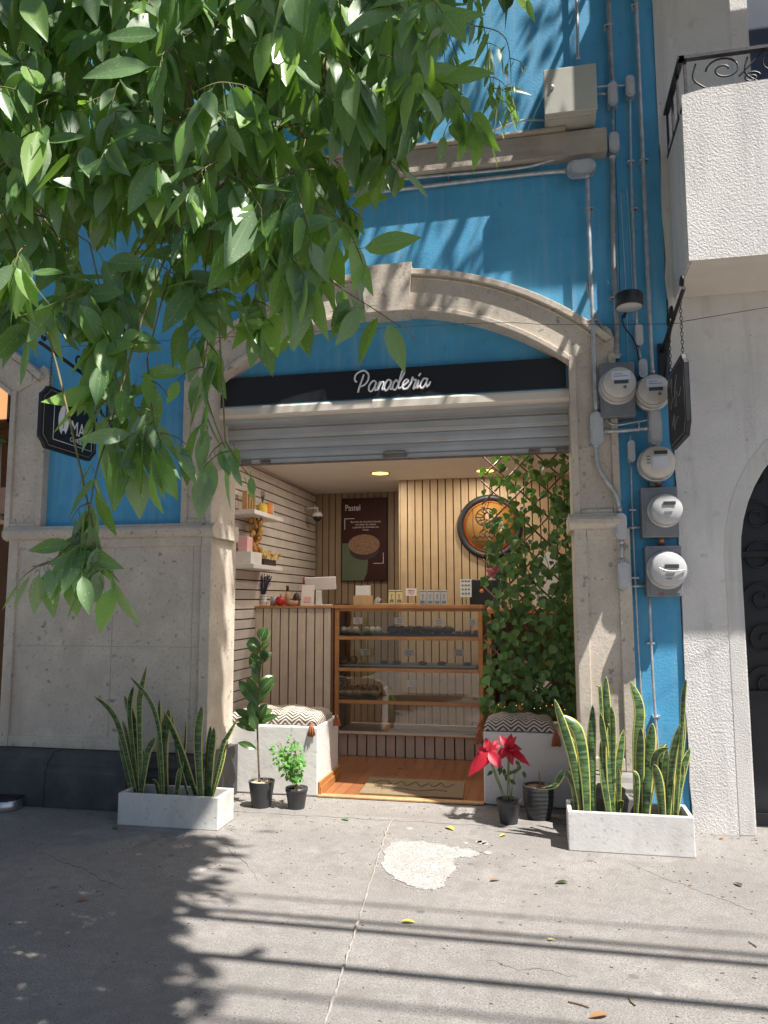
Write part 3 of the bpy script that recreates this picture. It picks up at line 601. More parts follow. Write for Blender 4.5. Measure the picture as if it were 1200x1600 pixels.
# ------------------------------------------------------------------ conduits on the facade
YP = 5.69
def pp(pts, y=YP, k=5): return crom([W(px, py, y) for px, py in pts], k) if len(pts) > 2 else [W(px, py, y) for px, py in pts]
def fit(px, py, w_, h_, y=YP, d=.035):                 # oblong conduit fitting with its cover plate
    a, c = W(px-w_/2, py, y), W(px+w_/2, py, y); hx = (c.x-a.x)/2; e = W(px, py+h_/2, y); g_ = W(px, py-h_/2, y); hz = (g_.z-e.z)/2; cc = W(px, py, y)
    def st(hx, hz, y0, y1, b):
        r = min(hx, hz); pl = []
        for q in range(16):
            an = 2*math.pi*q/16+math.pi/16; ux, uz = math.cos(an), math.sin(an)
            pl.append((cc.x+ux*r+(hx-r)*(1 if ux > 0 else -1), cc.z+uz*r+(hz-r)*(1 if uz > 0 else -1)))
        b.prism(pl[::-1], y0, y1)
    b = MB(); st(hx, hz, y-d, y+.03, b); c2 = MB(); st(hx*.72, hz*.84, y-d-.006, y-d+.001, c2); return b, c2
def conduit(label, runs, fits, clamps=(), m='steel', y=YP, group='metal conduits on the facade'):
    x0, y0 = runs[0][0][-1] if runs else fits[0][:2]
    t = thing('conduit', W(x0, y0, y), label, 'conduit', group)
    ybase = y
    for run in runs:
        pts, r = run[:2]; y = run[2] if len(run) > 2 else ybase
        MB().tube(pp(pts, y), r, 10).build('pipe', M[m], t)
        if len(pts) >= 2 and r > .011:
            P_ = pp(pts, y)
            for q, q2 in ((P_[0], P_[1]), (P_[-1], P_[-2])):
                d = (q2-q).normalized(); MB().tube([q+d*.002, q+d*.035], r*1.25, 10).build('coupling', M['steel'], t)
    y = ybase
    for f in fits:
        b, c2 = fit(*f, y=y); o = b.build('junction_fitting', M['steel'], t, bevel=.004); c2.build('cover_plate', M['meterw'], o, bevel=.002)
    for px, py, r, hz in clamps:
        c = W(px, py, y); b = MB()
        if hz: b.obox((c.x, y+.02, c.z), V(.006, 0, 0), V(0, .03, 0), V(0, 0, r+.016)).tube([V(c.x-.006, y, c.z), V(c.x+.006, y, c.z)], r+.004, 10)
        else: b.obox((c.x, y+.02, c.z), V(r+.016, 0, 0), V(0, .03, 0), V(0, 0, .006)).tube([V(c.x, y, c.z-.006), V(c.x, y, c.z+.006)], r+.004, 10)
        b.build('pipe_clamp', M['steel'], t)
    return t
conduit('galvanised conduit running under the stone beam then down the stone pier', [([(430, 318), (573, 302), (800, 275), (886, 267)], .017, 5.705), ([(918, 272), (921, 380), (926, 500), (932, 648)], .017), ([(932, 692), (934, 725), (948, 752), (963, 774), (969, 800)], .016), ([(971, 843), (972, 880)], .015)],
        [(908, 264, 44, 22), (932, 671, 19, 50), (970, 823, 16, 40), (974, 900, 17, 42)], [(921, 326, .017, 0), (926, 500, .017, 0)], y=5.645)
conduit('thinner conduit curving under the beam to the small grey junction box', [([(430, 305), (575, 285), (790, 265), (850, 254), (900, 237), (950, 232)], .012)], [(959, 226, 15, 32)], [(700, 273, .012, 1)])
conduit('thick weathered vertical pipe dropping to the upper left meter', [([(949, -60), (953, 60), (957, 134)], .019), ([(957, 168), (958, 208)], .010), ([(957, 242), (959, 400), (963, 480), (964, 562)], .020)], [(957, 151, 14, 36)], [(951, 40, .02, 0), (960, 465, .02, 0), (963, 555, .02, 0)], m='oldsteel')
conduit('slim pipe from the small oblong fitting near the top', [([(984, 155), (986, 260), (991, 400), (995, 508)], .010), ([(998, 541), (1001, 562)], .009)], [(984, 138, 13, 32), (998, 525, 11, 32), (1004, 577, 12, 28)], [(986, 252, .01, 0), (991, 326, .01, 0)])
conduit('tall steel pipe dropping to the upper right meter', [([(991, -60), (999, 130), (1005, 260), (1013, 450), (1019, 584)], .016)], [], [(1006, 250, .016, 0), (993, 8, .016, 0)])
conduit('short steel pipe above the beige cabinet', [([(899, -60), (902, 30), (903, 94)], .013)], [])
conduit('pipe stub leaving the beige cabinet to the left', [([(730, 217), (770, 205), (800, 193), (820, 188), (851, 188)], .009)], [])
conduit('pair of short pipes between the cabinet and the slim fittings', [([(931, 136), (952, 134), (978, 133)], .008), ([(931, 147), (951, 147)], .011)], [])
conduit('open ended bent pipe stub at the arch shoulder', [([(917, 440), (921, 462), (930, 492), (943, 515), (951, 531)], .010)], [], y=5.66, m='oldsteel')
conduit('horizontal conduit joining the left fitting to the oblong fitting under the meters', [([(942, 674), (975, 673), (1014, 669)], .015), ([(945, 650), (950, 660), (965, 664), (990, 660), (1013, 656)], .007)], [(1023, 668, 19, 56)], [(998, 667, .016, 1)], y=5.66)
conduit('thin copper toned pipe with small fitting running down to the white planter', [([(985, 676), (985, 690)], .006), ([(986, 722), (988, 800), (993, 915), (999, 1040), (1009, 1170), (1013, 1240)], .0065)], [(986, 706, 10, 32)], [(988, 797, .007, 0), (993, 903, .007, 0), (1004, 1120, .007, 0)])
conduit('pipe descending from the lowest meter box', [([(1015, 934), (1019, 1040), (1026, 1150), (1033, 1250)], .010)], [], [(1017, 1005, .01, 0), (1026, 1120, .01, 0)])
conduit('short horizontal pipe entering the middle meter box', [([(978, 825), (1006, 823)], .011)], [])
conduit('short horizontal pipe entering the lowest meter box', [([(981, 916), (1010, 915)], .011)], [])
cp = W(1023, 638, 5.69)
t = thing('wire_bundle', W(960, 560, 5.68), 'thin pale wires hanging loose down the blue wall between the pipes', 'wires')
MB().tube(pp([(970, 300), (974, 380), (979, 470), (982, 560), (988, 640)], 5.715), .0014, 4).tube(pp([(979, 290), (984, 360), (988, 440), (990, 500)], 5.715), .0014, 4).build('wire', M['wht'], t)
MB().tube(pp([(962, 170), (962, 260), (966, 360), (969, 470)], 5.70), .002, 4).build('wire', M['cable'], t)

# ------------------------------------------------------------------ electrical cabinet, meters
c0 = W(853, 110, 5.45); c1 = W(927, 188, 5.45)
x0, x1 = W(849, 104, 5.45).x, W(931, 95, 5.45).x; z1 = 5.60; z0 = 5.235
cb = thing('electrical_cabinet', ((x0+x1)/2, 5.6, z0), 'beige metal cabinet resting above the end of the stone beam', 'cabinet')
MB().box(x0+.004, x1-.004, 5.485, 5.735, z0, z1-.004).build('cabinet_body', M['cab'], cb, bevel=.004)
MB().box(x0, x1, 5.455, 5.483, z0+.0, z1).build('cabinet_door', M['cab'], cb, bevel=.005)
l = W(862, 136, 5.45); MB().lathe([(.02, 0), (.02, .006), (.012, .01), (.012, .016), (.001, .016)], (l.x, 5.455, l.z), (0, -1, 0), 16).build('lock', M['steel'], cb)
MB().box(x0+.03, x1-.05, 5.52, 5.70, z0-.006, z0-.0005).build('cabinet_gland_plate', M['cab'], cb)
def meter(px, py, r, box, label, style):
    c = W(px, py, 5.55); t = thing('electric_meter', (c.x, 5.70, c.z), label, 'electric meter', 'round electricity meters on the blue wall')
    k = r/FPX*5.55
    yb = 5.60
    if box:
        a = W(box[0], box[1], 5.60); d = W(box[2], box[3], 5.60)
        MB().box(a.x, d.x, 5.60, 5.735, d.z, a.z).build('meter_box', M['gbox'], t, bevel=.006)
        MB().box(a.x+.02, d.x-.02, 5.594, 5.599, d.z+.02, a.z-.02).build('box_cover', M['gbox'], t, bevel=.003)
        MB().lathe([(k*1.12, 0), (k*1.12, .02), (k*1.03, .03)], (c.x, yb, c.z), (0, -1, 0), 32).build('meter_ring', M['steel'], t); dep = .13
    else:
        MB().lathe([(k*1.08, -.03), (k*1.1, .02), (k*1.1, .06), (k*1.02, .065)], (c.x, 5.68, c.z), (0, -1, 0), 32).build('meter_ring', M['steel'], t)
        MB().box(c.x-.04, c.x+.04, 5.68, 5.735, c.z-k*1.3, c.z+k*1.1).build('meter_socket', M['gbox'], t, bevel=.004); yb = 5.62; dep = .10
    m_ = M['meterc'] if style in (0, 1) else M['meterw']
    fc = V(c.x, yb-dep, c.z)
    MB().lathe([(k, 0), (k*.98, dep*.7), (k*.95, dep*.92), (k*.88, dep), (k*.3, dep+.004), (.001, dep+.005)], (c.x, yb, c.z), (0, -1, 0), 32).build('meter_cover', m_, t)
    yy = fc.y-.006
    if style == 0:
        MB().tube([V(c.x+k*.93*math.cos(a), yb-dep*.93, c.z+k*.93*math.sin(a)) for a in [q*math.pi/24 for q in range(49)]], .0035, 6).build('cover_rim', M['gbox'], t)
        MB().box(c.x-k*.3, c.x+k*.45, yy-.0075, yy-.0062, c.z+k*.32, c.z+k*.36).box(c.x-k*.3, c.x+k*.2, yy-.0075, yy-.0062, c.z+k*.46, c.z+k*.49).build('printed_lines', M['gbox'], t)
        MB().box(c.x-k*.45, c.x+k*.62, yy-.006, yy, c.z+k*.12, c.z+k*.66).build('label_plate', M['lbl'], t, bevel=.002)
        MB().box(c.x-k*.3, c.x+k*.5, yy-.004, yy, c.z-k*.1, c.z+k*.1).build('display', M['lcd'], t)
        MB().lathe([(k*.1, 0), (k*.1, .004), (.001, .005)], (c.x+k*.3, yy, c.z-k*.32), (0, -1, 0), 12).build('reset_button', M['gbox'], t)
    elif style == 1:
        MB().box(c.x-k*.25, c.x+k*.5, yy-.004, yy, c.z+k*.42, c.z+k*.62).build('display', M['lcd'], t)
        MB().box(c.x-k*.35, c.x+k*.5, yy-.003, yy, c.z-k*.3, c.z+k*.3).build('label_plate', M['lbl'], t)
        b = MB()
        for dz in (.3, .1, -.1): b.box(c.x-k*.66, c.x-k*.48, yy-.003, yy+.004, c.z+k*dz, c.z+k*dz+.004)
        b.build('index_marks', M['lcd'], t)
    else:
        b = MB(); zz = .25 if style == 2 else .05
        b.box(c.x-k*.25, c.x+k*.5, yy-.004, yy, c.z+k*zz, c.z+k*(zz+.22)); b.build('display', M['lcd'], t)
        b = MB()
        for dz, w_ in ((-.2, .5), (-.35, .4), (-.55, .3)): b.box(c.x-k*.2, c.x+k*(w_-.2), yy-.0025, yy+.003, c.z+k*dz, c.z+k*dz+.003)
        b.build('printed_lines', M['gbox'], t)
        if style == 3:
            MB().tube(crom([V(c.x-k*.6, yy-.01, c.z+.01), V(c.x-k*.2, yy-.012, c.z-.01), V(c.x+k*.3, yy-.012, c.z-k*.12), V(c.x+k*.85, yy-.002, c.z-.005)]), .005, 6).build('seal_wire', M['steel'], t)
            o = text('printed_marks', 'S.R', .03, (c.x-.06, yy+.02+dep, c.z-k*1.45), (R(90), 0, 0), M['red'], t); o.location.y = 5.592-5.70
    return t
meter(966, 602, 26, (936, 568, 994, 650), 'round meter on a grey box, topmost left of the wall meters', 0)
meter(1021, 610, 25, None, 'round meter with no box, right of the topmost grey boxed one', 0)
meter(1028, 722, 25.5, None, 'round beige meter standing alone just above two grey boxes', 1)
meter(1040, 797, 23, (1001, 762, 1062, 839), 'white faced meter on the upper of two stacked grey boxes', 2)
meter(1043, 890, 26, (1008, 853, 1068, 932), 'white faced meter on the lowest grey box with red marks', 3)
for px, py, r_, lb in ((1024, 640, 'oldsteel', 'short steel coupling under the round meter that has no box'), (1028, 752, 'copper', 'copper coupling on top of the upper grey meter box'), (1033, 845, 'copper', 'copper coupling between the two grey meter boxes')):
    c = W(px, py, 5.69); tag(MB().tube([V(c.x, 5.68, c.z-.035), V(c.x, 5.68, c.z+.035)], .022, 10).build('pipe_coupling', M[r_], loc=tuple(c)), lb, 'coupling', 'couplings between the meters')
# wall lamp
c = W(983, 476, 5.42); t = thing('wall_lamp', (c.x, 5.72, c.z), 'black round outdoor lamp with white diffuser above the meters', 'lamp')
MB().lathe([(.093, -.02), (.098, -.012), (.098, .07), (.09, .08), (.001, .082)], (c.x, 5.42, c.z), (0, 0, 1), 32).build('lamp_housing', M['black'], t)
MB().lathe([(.001, -.024), (.088, -.023), (.089, -.019), (.001, -.018)], (c.x, 5.42, c.z), (0, 0, 1), 32).build('diffuser', M['meterw'], t)
MB().tube([V(c.x, 5.5, c.z+.03), V(c.x, 5.73, c.z+.03)], .012, 8).build('lamp_arm', M['black'], t)
MB().tube(crom([V(c.x-.03, 5.6, c.z-.01), W(975, 510, 5.65), W(992, 535, 5.67), W(999, 575, 5.67), W(997, 600, 5.68), W(990, 640, 5.7)]), .006, 6).build('lamp_cable', M['cable'], t)
# thin wire along the facade
t = thing('tension_wire', W(1065, 503, 5.3), 'thin black wire strung along the facade past the right hanging sign', 'wire')
MB().tube(crom([V(-4.0, 5.60, 3.76), W(700, 507, 5.55), W(860, 507, 5.5), W(1040, 506, 5.3), W(1068, 502, 4.95)]), .0022, 4).tube([W(1068, 502, 4.95), W(1200, 480, 4.95), W(1500, 430, 5.2)], .0022, 4).build('wire', M['cable'], t)

# ------------------------------------------------------------------ benches with cushions
def cushion(x0, x1, y0, y1, z0, h_, label, tz):
    t = thing('cushion', ((x0+x1)/2, (y0+y1)/2, z0), label, 'cushion', 'patterned bench cushions')
    b = MB(); nx, ny = 26, 12
    def hh(u, v): return h_*(.30+.70*(max(0, 1-abs(2*u-1)**4)*max(0, 1-abs(2*v-1)**3))**.45)*(1+.07*math.sin(u*17+v*5)+.05*math.sin(u*31-v*9))
    for i in range(nx+1):
        for j in range(ny+1):
            u, v = i/nx, j/ny; pin = .02*math.sin(math.pi*u); b.v.append((x0+(x1-x0)*u, y0+pin+(y1-y0-2*pin)*v, z0+.004+hh(u, v)))
    for i in range(nx):
        for j in range(ny):
            a = i*(ny+1)+j; b.face((a, a+ny+1, a+ny+2, a+1), smooth=True)
    n = len(b.v); b.v += [(x, y, z0+.004) for x, y, _ in b.v]
    for i in range(nx):
        for j in range(ny):
            a = n+i*(ny+1)+j; b.face((a, a+1, a+ny+2, a+ny+1))
    for i in range(nx): a = i*(ny+1); b.face((a, n+a, n+a+ny+1, a+ny+1)); a += ny; b.face((a, a+ny+1, n+a+ny+1, n+a))
    for j in range(ny): a = j; b.face((a, a+1, n+a+1, n+a)); a += nx*(ny+1); b.face((a, n+a, n+a+1, a+1))
    b.build('cushion_cover', M['zig'], t)
    for (tx, ty, dx, dy, hang) in tz:
        b = MB(); p = V(tx, ty, z0+.025)
        for k in range(46):
            an = rnd.uniform(0, 6.28); r0 = rnd.uniform(0, .007); r1 = r0+rnd.uniform(.008, .034)
            b.tube([p+V(dx*.012, dy*.012, 0)+V(r0*math.cos(an), r0*math.sin(an), 0), p+V(dx*.022, dy*.022, -hang*.35)+V(r1*math.cos(an)*.6, r1*math.sin(an)*.35, 0), p+V(dx*.028, dy*.03, -hang)+V(r1*math.cos(an), r1*math.sin(an)*.5, rnd.uniform(-.006, .006))], .0035, 4)
        b.blob(p+V(dx*.012, dy*.012, -.002), .014, .012, .014, 10, 6); b.build('tassel', M['tassel'], t)
bn = thing('bench', (-2.37, 6.45, 0), 'white plastered block bench left of the entrance with wooden skirting', 'bench', 'white block benches')
MB().box(-2.948, -1.80, 6.145, 6.80, 0, .553).build('bench_block', M['wpaint'], bn, bevel=.012)
MB().box(-1.7985, -1.782, 6.15, 6.80, .013, .115).box(-1.7815, -1.772, 6.15, 6.80, .013, .075).build('skirting', M['wood'], bn, bevel=.004)
b2 = thing('bench', (.2, 6.45, 0), 'white plastered block bench right of the entrance below the ivy trellis', 'bench', 'white block benches')
MB().box(-.45, 1.0, 6.165, 6.80, 0, .553).build('bench_block', M['wpaint'], b2, bevel=.012)
cushion(-2.62, -1.82, 6.17, 6.66, .555, .115, 'grey and cream chevron cushion on the left white bench', ((-1.86, 6.16, .1, -1, .10), (-1.79, 6.62, 1, 0, .09)))
cushion(-.445, .10, 6.19, 6.62, .555, .105, 'grey and cream chevron cushion on the right white bench', ((.11, 6.165, .2, -1, .11), (-.47, 6.6, -1, 0, .09), (-.465, 6.19, -1, -.6, .12)))

# ------------------------------------------------------------------ door mat
mt = thing('door_mat', (-1.1, 6.5, .012), 'brown coir door mat lying just inside the doorway', 'door mat')
MB().prism([(-1.47, 6.23), (-.62, 6.23), (-.66, 6.78), (-1.50, 6.78)], .0135, .026, 'z').build('mat', M['mat'], mt)
b = MB()
for s_ in ([(-.32,.05),(-.36,.12),(-.28,.2),(-.2,.12),(-.27,.04)], [(-.18,.05),(-.12,.2),(-.06,.06),(-.0,.2),(.05,.07)], [(.07,.05),(.12,.16),(.17,.06),(.22,.2),(.27,.07),(.33,.18)], [(-.25,-.08),(-.1,-.04),(.05,-.1),(.2,-.04),(.3,-.07)]):
    b.tube(crom([V(-1.07+x, 6.47+y, .0255) for x, y in s_]), .008, 4)
b.build('mat_print', M['matp'], mt)

# ------------------------------------------------------------------ planters and snake plants
def planter(x0, x1, y0, y1, h_, label):
    t = thing('planter_box', ((x0+x1)/2, (y0+y1)/2, 0), label, 'planter', 'long white planter boxes')
    w_ = .028; pl = MB(); o = [(x0, y0), (x1, y0), (x1, y1), (x0, y1)]; i_ = [(x0+w_, y0+w_), (x1-w_, y0+w_), (x1-w_, y1-w_), (x0+w_, y1-w_)]
    pl.v = [(x, y, 0) for x, y in o]+[(x, y, h_) for x, y in o]+[(x, y, h_) for x, y in i_]+[(x, y, .03) for x, y in i_]
    pl.face((3, 2, 1, 0)); pl.face((12, 13, 14, 15))
    for k in range(4):
        j = (k+1) % 4; pl.face((k, j, 4+j, 4+k)); pl.face((4+k, 4+j, 8+j, 8+k)); pl.face((8+k, 8+j, 12+j, 12+k))
    pl.build('planter_shell', M['planter'], t, bevel=.006)
    n = 14; s = MB()
    for i in range(n+1):
        for j in range(5): s.v.append((x0+w_+.001+(x1-x0-2*w_-.002)*i/n, y0+w_+.001+(y1-y0-2*w_-.002)*j/4, h_-.075+rnd.uniform(-.01, .01)))
    for i in range(n):
        for j in range(4): a = i*5+j; s.face((a, a+5, a+6, a+1), smooth=True)
    s.build('soil', M['soil'], t)
planter(-2.99, -2.222, 5.125, 5.43-.02, .222, 'long white planter box at the left, in dappled shade by the dark plinth')
planter(.155, .922, 5.168, 5.47, .245, 'long white planter box at the right, in full sun by the blue wall')
def snake(name_label, leaves, ox, oy, sc_, yc, z0):
    b = MB(); allb = [W(ox+L_[0][0]/sc_, oy+L_[0][1]/sc_, yc) for L_ in leaves]
    for L_ in leaves:
        *pts, wd = L_; y0 = yc+rnd.uniform(-.06, .06); yy = rnd.uniform(-.07, .07)
        P_ = [W(ox+x/sc_, oy+y/sc_, y0) for x, y in pts]
        base = V(P_[0].x, y0, z0)
        P_[0] = base
        if len(P_) == 2: P_ = [P_[0], P_[0].lerp(P_[1], .5)+V(rnd.uniform(-.008, .008), 0, 0), P_[1]]
        m = len(P_); P_ = [p+V(0, yy*(i/(m-1))**1.5, 0) for i, p in enumerate(P_)]
        C = crom(P_, 8 if m == 3 else 6); n = len(C); ww = wd/sc_/FPX*yc*1.28; tw = rnd.uniform(-.5, .5); a0 = rnd.uniform(-.45, .45); k0 = len(b.v)
        for i, p in enumerate(C):
            t = i/(n-1); prof = (.55+.45*min(1, t*2.2))*(1 if t < .62 else max(.03, math.cos((t-.62)/.38*math.pi/2)**.75))
            tg = (C[min(i+1, n-1)]-C[max(i-1, 0)]).normalized(); an = a0+tw*t
            sd = V(math.cos(an), math.sin(an), 0); sd = (sd-tg*sd.dot(tg)).normalized(); nr = tg.cross(sd)
            for u in (-1, -.78, -.4, 0, .4, .78, 1): b.v.append(tuple(p+sd*(u*prof*ww/2)-nr*(abs(u)**1.5*prof*ww*.16)*(1 if nr.y < 0 else -1)))
        for i in range(n-1):
            for c_ in range(6):
                a = k0+i*7+c_; u0 = (-1, -.78, -.4, 0, .4, .78, 1)[c_]/2+.5; u1 = (-1, -.78, -.4, 0, .4, .78, 1)[c_+1]/2+.5
                b.face((a, a+1, a+8, a+7), uv=((u0, i/n), (u1, i/n), (u1, (i+1)/n), (u0, (i+1)/n)), smooth=True)
    bx = sum(p.x for p in allb)/len(allb)
    o = b.build('snake_plant', M['snake'], loc=(bx, yc, z0)); md = o.modifiers.new('thickness', 'SOLIDIFY'); md.thickness = .003
    tag(o, name_label, 'plant', 'snake plants in the white planters')
LX = dict(ox=130, oy=1020, sc_=4.444, yc=5.28, z0=.15); RX = dict(ox=840, oy=1030, sc_=4.286, yc=5.33, z0=.17)
snake('leftmost snake plant clump in the left white planter, leaning left', [[(370,955),(240,480),(100,298),38], [(340,955),(265,700),(235,560),34], [(400,955),(365,600),(275,300),62], [(385,955),(330,430),(380,225),32], [(405,900),(390,450),(397,300),(445,95),38], [(400,830),(440,700),(500,590),46], [(372,955),(300,640),(240,480),36]], **LX)
snake('middle snake plant clump in the left white planter with crossing broad blades', [[(560,960),(530,560),(470,330),(345,165),28], [(568,965),(545,650),(592,395),72], [(790,970),(680,680),(590,400),64], [(540,960),(515,500),(508,330),34], [(650,960),(700,650),(707,480),26], [(530,960),(505,910),(483,875),26], [(740,965),(640,720),(580,420),30], [(640,965),(660,880),(670,800),30]], **LX)
snake('rightmost snake plant clump in the left white planter, beside the stone corner', [[(820,975),(795,600),(822,370),50], [(850,975),(862,700),(878,510),40], [(868,975),(880,750),(915,515),55], [(880,975),(960,660),(985,590),(1045,470),30], [(885,975),(940,800),(970,640),36], [(812,975),(815,800),(808,600),34]], **LX)
snake('leftmost snake plant clump in the right white planter, two wide blades and one drooping', [[(310,1030),(230,640),(112,262),46], [(335,1030),(320,760),(270,480),(150,380),60], [(350,1030),(290,700),(180,455),48], [(375,1030),(362,650),(373,312),44], [(262,1000),(235,860),(180,760),(110,850),(0,880),34], [(345,1030),(330,900),(300,800),36], [(262,1020),(250,900),(215,740),30]], **RX)
snake('second snake plant clump from the left in the right white planter, with the tallest blade', [[(500,1030),(510,700),(465,350),(460,115),48], [(478,1030),(455,650),(432,480),(415,350),36], [(485,1030),(450,800),(435,540),42], [(495,1030),(545,740),(585,480),48], [(500,1000),(505,500),(490,310),30], [(535,1030),(548,980),(558,930),34], [(520,1030),(500,800),(480,430),58], [(440,400),(425,260),(404,190),20], [(545,1030),(545,850),(540,720),24]], **RX)
snake('third snake plant clump from the left in the right white planter, twisted broad tip', [[(668,1030),(672,600),(690,330),(628,152),56], [(690,1030),(680,700),(685,450),46], [(718,1035),(745,700),(780,438),60], [(725,1035),(765,820),(785,640),(870,580),36], [(655,1010),(668,820),(640,750),26], [(735,1035),(750,850),(780,760),38]], **RX)
snake('rightmost snake plant clump in the right white planter, against the white wall corner', [[(840,1045),(815,850),(775,695),46], [(848,1045),(850,800),(866,590),46], [(905,1045),(940,700),(985,390),58], [(905,700),(968,420),(972,250),(988,128),24], [(915,1045),(960,820),(1035,610),44], [(890,1045),(900,700),(945,425),42], [(870,1045),(880,900),(925,660),40], [(800,640),(830,620),(880,600),22], [(920,960),(960,800),(970,700),24]], **RX)

# ------------------------------------------------------------------ pots
def pot(cx, y, rt_, rb, h_, label, style, fill, group='plant pots on the pavement'):
    t = thing('plant_pot', (cx, y, 0), label, 'plant pot', group)
    if style == 'plain': prof = [(rb, 0), (rb*1.02, .005), (rt_*.95, h_*.8), (rt_*.97, h_*.82), (rt_, h_*.83), (rt_*1.02, h_), (rt_*.93, h_), (rt_*.9, h_*.86), (.001, h_*.85)]
    elif style == 'smooth': prof = [(rb, 0), (rb*1.03, .006), (rt_*.96, h_*.9), (rt_, h_*.985), (rt_*1.0, h_), (rt_*.92, h_), (rt_*.9, h_*.9), (.001, h_*.88)]
    else:
        prof = [(rb*.9, 0)]
        for k in range(25): z = h_*k/24; r = rb+(rt_-rb)*math.sin(min(1, k/18)*math.pi/2); prof.append((r*(1+.022*math.sin(k*2.1)), z))
        prof += [(rt_*.9, h_), (rt_*.88, h_*.88), (.001, h_*.87)]
    MB().lathe(prof, (cx, y, 0), n=40).build('pot_body', M['pot'], t)
    s = MB()
    for k in range(130 if fill == 'gravel' else 60):
        a = rnd.uniform(0, 6.28); r = rt_*.86*math.sqrt(rnd.random()); q = rnd.uniform(.006, .013); s.blob((cx+r*math.cos(a), y+r*math.sin(a), h_*.885+rnd.uniform(0, .008)), q, q*.8, q*.6, 6, 4, .2)
    s.build('gravel' if fill == 'gravel' else 'soil', M['gravel'] if fill == 'gravel' else M['soil'], t)
    return t
pot(-2.147, 5.78, .103, .072, .195, 'black plastic pot with pale gravel holding the tall rubber plant', 'smooth', 'gravel')
pot(-1.865, 5.79, .086, .062, .155, 'small black pot holding the low leafy shrub', 'plain', 'soil')
pot(-.242, 5.71, .088, .062, .165, 'small black pot holding the red flowered plant', 'plain', 'soil')
pot(-.031, 5.87, .112, .082, .235, 'ribbed dark pot with pebbles and a withered stump', 'ribbed', 'gravel')
# rubber plant
t = thing('rubber_plant', (-2.147, 5.78, .17), 'tall thin rubber plant with dark glossy leaves beside the left bench', 'plant')
S_ = 4.705
def Q(x, y, d=5.78): return W(340+x/S_, 940+y/S_, d)
MB().tube(crom([Q(307, 1330), Q(300, 1150), Q(292, 900), Q(300, 700), Q(308, 560), Q(312, 420), Q(315, 260)]), [.0085-.00012*k for k in range(37)], 8).build('stem', M['stem'], t)
b = MB()
for x0, y0, x1, y1, wd, dy in [(300,400,262,300,95,-.05),(312,420,362,395,85,-.02),(315,300,345,212,90,0),(312,330,252,325,90,-.05),(312,350,368,330,80,-.04),(310,300,358,235,80,.03),(305,560,240,402,85,.02),(312,470,372,395,60,.04),(310,440,365,420,80,-.05),(302,780,168,625,80,-.04),(300,740,205,590,70,.03),
        (300,690,398,592,85,-.03),(292,770,395,640,70,-.06),(295,640,380,575,70,.05),(292,880,252,770,85,-.05),(300,900,350,790,85,-.06),(300,900,330,780,80,.04),(290,905,418,868,60,-.05),(285,880,150,830,60,-.03),(290,960,168,925,50,-.05),(300,1095,188,1062,52,-.05),(300,870,380,820,70,.0),(290,950,270,860,70,-.06),(290,900,130,905,44,.02),(305,620,262,500,60,-.03)]:
    a, c = Q(x0, y0), Q(x1, y1)+V(0, dy, 0); d = c-a; L_ = d.length*1.2
    b.leaf(a, d+V(0, 0, .25*L_), V(rnd.uniform(-.3, .3), -1, .7), L_, wd/S_/FPX*5.78*1.12, curl=.7, fold=.25, rows=7, shape='oval', petiole=.012)
b.build('foliage', M['rubber'], t)
# low shrub
t = thing('leafy_shrub', (-1.865, 5.79, .14), 'low bushy green shrub with many small leaves in a small black pot', 'plant')
b = MB(); f = MB()
for k in range(14):
    x1 = rnd.uniform(350, 600); y1 = rnd.uniform(990, 1200); a = V(-1.865+rnd.uniform(-.02, .02), 5.79+rnd.uniform(-.02, .02), .13)
    e = Q(x1, y1, 5.79)+V(0, rnd.uniform(-.1, .1), 0); m_ = a.lerp(e, .5)+V(rnd.uniform(-.02, .02)-(e.x-a.x)*.15, 0, .02); C = crom([a, m_, e], 6); b.tube(C, .0025, 5)
    for j in range(18):
        p = C[rnd.randint(4, 12)]; d = V(rnd.uniform(-1, 1), rnd.uniform(-1, .6), rnd.uniform(-.5, .5))
        p = p+d*.035
        f.leaf(p, d+V(0, 0, -.3), (rnd.uniform(-.4, .4), -.7, 1), rnd.uniform(.025, .05), rnd.uniform(.022, .036), .5, .15, 4, 'ovate', petiole=.01, cols=1)
b.build('stems', M['stem'], t); f.build('foliage', M['shrubleaf'], t)
